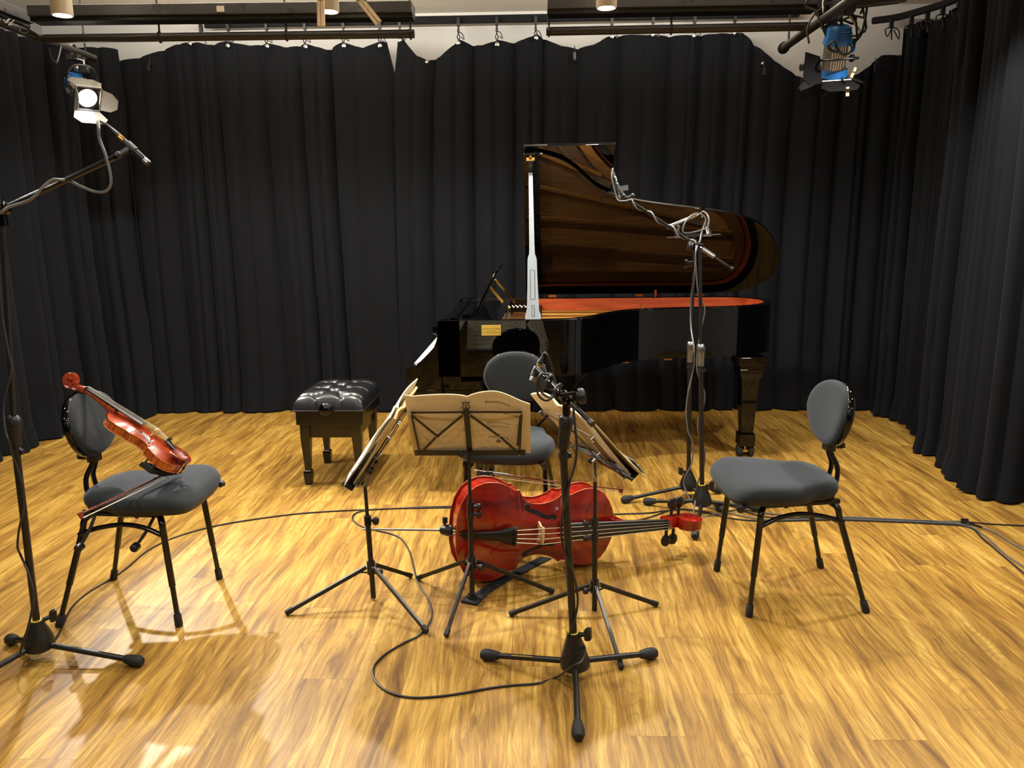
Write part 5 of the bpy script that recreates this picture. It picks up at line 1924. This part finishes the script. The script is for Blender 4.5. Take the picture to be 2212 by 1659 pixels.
flo = floorpts(((108, 1392), (125, 1372), (140, 1340), (155, 1312), (190, 1280), (244, 1248), (275, 1226), (310, 1196), (350, 1172), (400, 1153), (460, 1137), (540, 1123), (640, 1110), (740, 1103), (820, 1100), (900, 1096), (965, 1094), (1040, 1092)))
mid_ = [on(48, 1408, .05), on(70, 1398, .012), on(95, 1398, .005)]
cable('long cable from the left boom stand running behind the violin chair to the cello', down + mid_ + flo, .0040)

# -- stand in front of everything
bC = on(1242, 1447)
bC = V(bC.x, bC.y - .055, 0)
cC, tC = at(1216, 968, 2.42), at(1225, 872, 2.42)
sC = mic_stand('short black boom microphone stand standing in front of the cello and scores', bC, (on(1050, 1426), on(1408, 1423), on(1249, 1598)), .135, cC, tC, (.8, -.35, .25), text=(0, 'K&M STANDS'), clutch_len=.105, r0=.0135)
rear, front = at(1279, 915, 2.30), at(1160, 797, 2.56)
clampC = rear.lerp(front, .44)
boom(sC, clampC, rear, front, None, kd=(1, .1, .12), r=.0082, rear_r=.0085)
mnC, mtC = at(1148, 826, 2.60), at(1172, 770, 2.62)
clip(sC, front, mnC, mtC)
microphone('small dark microphone pointing down behind the middle score', mnC, mtC, M_micgrey)
cbl = [mtC, mtC + V(.004, 0, .010)] + [at(x, y, 2.60) for x, y in ((1180, 764), (1190, 785), (1196, 812), (1196, 840), (1190, 858), (1172, 850), (1164, 832), (1170, 812))]
cbl += [at(1180 + 21 * math.cos(q), 835 + 30 * math.sin(q), 2.55 - .01 * q) for q in [-1.2 + i * .55 for i in range(11)]]
cbl += spiral(front.lerp(rear, .22), front.lerp(rear, .52), 1.8, .020, 12, 1.0) + [at(1238, 880, 2.40), at(1240, 900, 2.39), at(1243, 930, 2.38), at(1246, 965, 2.38), at(1243, 1000, 2.385), at(1234, 1030, 2.38)]
lowp = [V(*(cC.lerp(bC, f) + V(.020 * math.cos(g), -.021 * abs(math.sin(g)) - .004, 0))) for f, g in ((.12, .3), (.20, 1.5), (.30, 2.9), (.40, 2.8), (.50, 1.2), (.58, .3), (.66, .2), (.74, 1.6), (.80, 2.8))]
cbl += lowp + [at(1240, 1360, 2.46), at(1258, 1388, 2.44), at(1264, 1405, 2.40), at(1256, 1428, 2.34), at(1235, 1440, 2.33)]
cbl += floorpts(((1200, 1464), (1160, 1476), (1110, 1480), (1060, 1486), (1000, 1497), (950, 1504), (900, 1507), (860, 1502), (828, 1488), (808, 1465), (808, 1440), (830, 1415), (870, 1390), (905, 1372), (925, 1350), (933, 1325), (925, 1295), (910, 1270), (900, 1250), (893, 1222), (884, 1190), (868, 1165), (845, 1153), (815, 1146), (785, 1138), (765, 1126), (762, 1115), (775, 1106), (810, 1100), (870, 1098), (930, 1097), (990, 1096)))
cable('black cable winding down the front boom stand and looping over bare floor', cbl, .0040)

# -- two tall stands by the piano
b1, b2 = on(1487, 1073), on(1517, 1107)
c1, t1 = at(1490, 782, b1.y), at(1500, 552, b1.y)
s1 = mic_stand('tall microphone stand with a stereo pair, farther of the two beside the piano', b1, (on(1349, 1087), on(1553, 1066), on(1560, 1108)), .11, c1, t1, (-.8, -.3, .25), clutch_mat=M_steel, r0=.0125)
c2, t2 = at(1514, 790, b2.y), at(1512, 538, b2.y)
s2 = mic_stand('tall microphone stand with a long slanting boom, nearer of the two beside the piano', b2, (on(1397, 1091), on(1501, 1165), on(1640, 1106)), .115, c2, t2, (.8, -.3, .25), clutch_mat=M_steel, r0=.013, text=(0, 'K&M STANDS'))
s1.part('height_knob', MB().tube([at(1500, 570, b1.y), at(1484, 570, b1.y)], .016, 16).lathe([(.018, 0), (.026, .004), (.026, .018), (.02, .022)], at(1486, 570, b1.y), (-1, 0, 0), 10), M_tube)
# stereo bar with two microphones
sb = s1.part('stereo_bar', MB().bar(at(1441, 513, b1.y), at(1556, 506, b1.y), .012, .006), M_steel)
s1.part('bar_stem', MB().tube([t1, at(1499, 511, b1.y)], .009, 12).box(at(1500, 506, b1.y), (.09, .025, .012)), M_plastic)
n1, e1 = at(1440, 492, b1.y - .03), at(1514, 461, b1.y)
microphone('slim grey microphone at the end of the stereo bar pointing to the keyboard', n1, e1, M_steel, False)
s1.part('microphone_clip', MB().tube([at(1462, 506, b1.y), at(1466, 488, b1.y - .015)], .010, 10).bar(at(1458, 512, b1.y), at(1476, 511, b1.y), .025, .012), M_steel)
n2, e2 = at(1534, 502, b1.y + .10), at(1517, 468, b1.y - .02)
microphone('slim grey microphone on the stereo bar pointing away into the piano', n2, e2, M_steel, True)
s1.part('microphone_clip', MB().tube([at(1530, 507, b1.y), at(1527, 492, b1.y + .03)], .010, 10).bar(at(1518, 509, b1.y), at(1536, 508, b1.y), .025, .012), M_steel)
# long boom
rear, front = at(1582, 581, 4.02), at(1352, 428, 4.30)
clampB = at(1513, 535, 4.10)
clampB = rear.lerp(front, .30)
boom(s2, clampB, rear, front, None, kd=(-1, -.1, .1), r=.0085)
s2.part('boom_sleeve', MB().tube([rear.lerp(front, .16), rear.lerp(front, .28)], .013, 14), M_steel)
n3, e3 = at(1340, 430, 4.33), at(1325, 370, 4.36)
clip(s2, front, n3, e3)
microphone('slim nickel microphone at the tip of the long slanting boom over the piano', n3, e3, M_chrome, False)
s2.part('clip_wing', MB().bar(at(1338, 408, 4.34), at(1357, 405, 4.34), .006, .028), M_steel)
s2.part('tip_knob', MB().ball(at(1367, 423, 4.30), .014, 10).tube([at(1355, 427, 4.30), at(1367, 423, 4.30)], .008, 8), M_plastic)
# their cables
cb = [e3, e3 + V(-.006, -.02, .012), at(1322, 385, 4.31), at(1330, 420, 4.30), at(1336, 433, 4.29), at(1350, 434, 4.28)]
cb += spiral(front.lerp(rear, .05), front.lerp(rear, .66), 3.0, .0125, 12, 2) + [at(1503, 545, 4.06)]
dn = [(1500, 600), (1493, 640), (1492, 700), (1500, 760), (1497, 800), (1486, 850), (1482, 890), (1486, 930), (1497, 960), (1494, 1000), (1480, 1030), (1478, 1050)]
cb += [at(x, y, 4.20 if x < 1500 else 4.05) for x, y in dn] + floorpts(((1500, 1092), (1540, 1098), (1590, 1112), (1650, 1122), (1720, 1122), (1800, 1120), (1900, 1124), (2000, 1128), (2085, 1134), (2130, 1160), (2175, 1200), (2230, 1235)))
cable('grey cable spiralling down the long slanting boom and off across the floor', cb, .0042, M_greycable)
cb = [e1, e1 + V(.012, -.01, .010), at(1530, 468, 4.20), at(1528, 490, 4.18), at(1505, 500, 4.17), at(1478, 503, 4.18), at(1476, 490, 4.18), at(1486, 472, 4.19), at(1505, 461, 4.20), at(1524, 472, 4.20), at(1516, 500, 4.17), at(1512, 520, 4.13), at(1503, 545, 4.05)]
dn = [(1504, 600), (1512, 640), (1514, 680), (1506, 720), (1503, 760), (1500, 800), (1494, 850), (1489, 880)]
dn2 = [(1505, 600), (1510, 640), (1522, 665), (1516, 705), (1508, 750), (1506, 800)]
cb += [at(x, y, 4.04) for x, y in dn2] + [at(x, y, 4.045) for x, y in ((1522, 850), (1518, 880), (1508, 910), (1510, 940), (1522, 975), (1520, 1010), (1508, 1040), (1506, 1062))] + floorpts(((1500, 1118), (1540, 1112), (1600, 1100), (1650, 1108), (1720, 1114), (1800, 1116), (1900, 1120), (2000, 1125), (2080, 1130), (2140, 1146), (2180, 1170), (2230, 1196)), .0050)
cable('grey cable looped over the stereo pair and winding down the nearer tall stand', cb, .0042, M_greycable)
cable('black cable leaving the cello towards the tall stands and the picture edge', floorpts(((1300, 1128), (1345, 1127), (1385, 1122), (1420, 1112), (1455, 1098), (1490, 1084), (1530, 1086), (1580, 1094), (1640, 1114), (1700, 1119), (1780, 1117), (1880, 1121), (2000, 1126), (2080, 1127), (2140, 1132), (2240, 1137)), .0042))
cable('black cable from under the cello passing the scroll to the tied bundle', floorpts(((1290, 1112), (1345, 1110), (1400, 1108), (1440, 1103), (1480, 1100), (1530, 1108), (1570, 1118), (1620, 1124), (1700, 1125), (1800, 1123), (1900, 1126), (2010, 1131), (2090, 1138), (2125, 1165), (2160, 1195), (2235, 1258)), .0048))
tie = at(2090, 1130, on(2090, 1132).y)
p = on(2090, 1133, .012)
tt = MB().tube([p + V(math.cos(q) * .012, .0, math.sin(q) * .012) + V(0, .03, 0) for q in [i * math.pi / 6 for i in range(12)]], .005, 6, closed=True).box(p + V(.0, .03, .014), (.035, .012, .010)).bar(p + V(-.02, .02, .015), p + V(.045, -.05, .004), .012, .006)
single('cable_tie', tt, M_black, 'black cable tie gripping the bundle of cables on the floor beside the near curtain', 'cable tie')

# ---------------------------------------------------------------- endpin strap
q0, q1, q2, q3 = on(995, 1302), on(1030, 1310), on(1046, 1293), on(1010, 1289)
stp = Thing('endpin_strap', 'black endpin anchor with a nylon strap lying in front of the cello', 'cello anchor', on(1020, 1300))
pts = [q0, q1, q2, q3]
cc = sum(pts, V(0, 0, 0)) / 4
stp.part('pad', MB().loft([[p_ + V(0, 0, .001) for p_ in pts], [p_ + V(0, 0, .010) for p_ in pts], [cc.lerp(p_, .86) + V(0, 0, .015) for p_ in pts]]), M_rubber, bevel=.002)
stp.part('cup', MB().lathe([(.019, 0), (.021, .002), (.020, .018), (.015, .018), (.013, .006), (.002, .004)], cc + V(0, 0, .013), (0, 0, 1), 22), M_rubber)
sp = [on(1026, 1294, .012), on(1045, 1280, .003), on(1062, 1268, .004), on(1090, 1252, .003), on(1115, 1238, .003), on(1145, 1222, .003), on(1180, 1205, .003)]
stp.part('strap', MB().loft([[p_ + V(-.026, .010, 0), p_ + V(.026, -.006, 0), p_ + V(.026, -.006, .002), p_ + V(-.026, .010, .002)] for p_ in cr(sp, 4)]), M_strap)
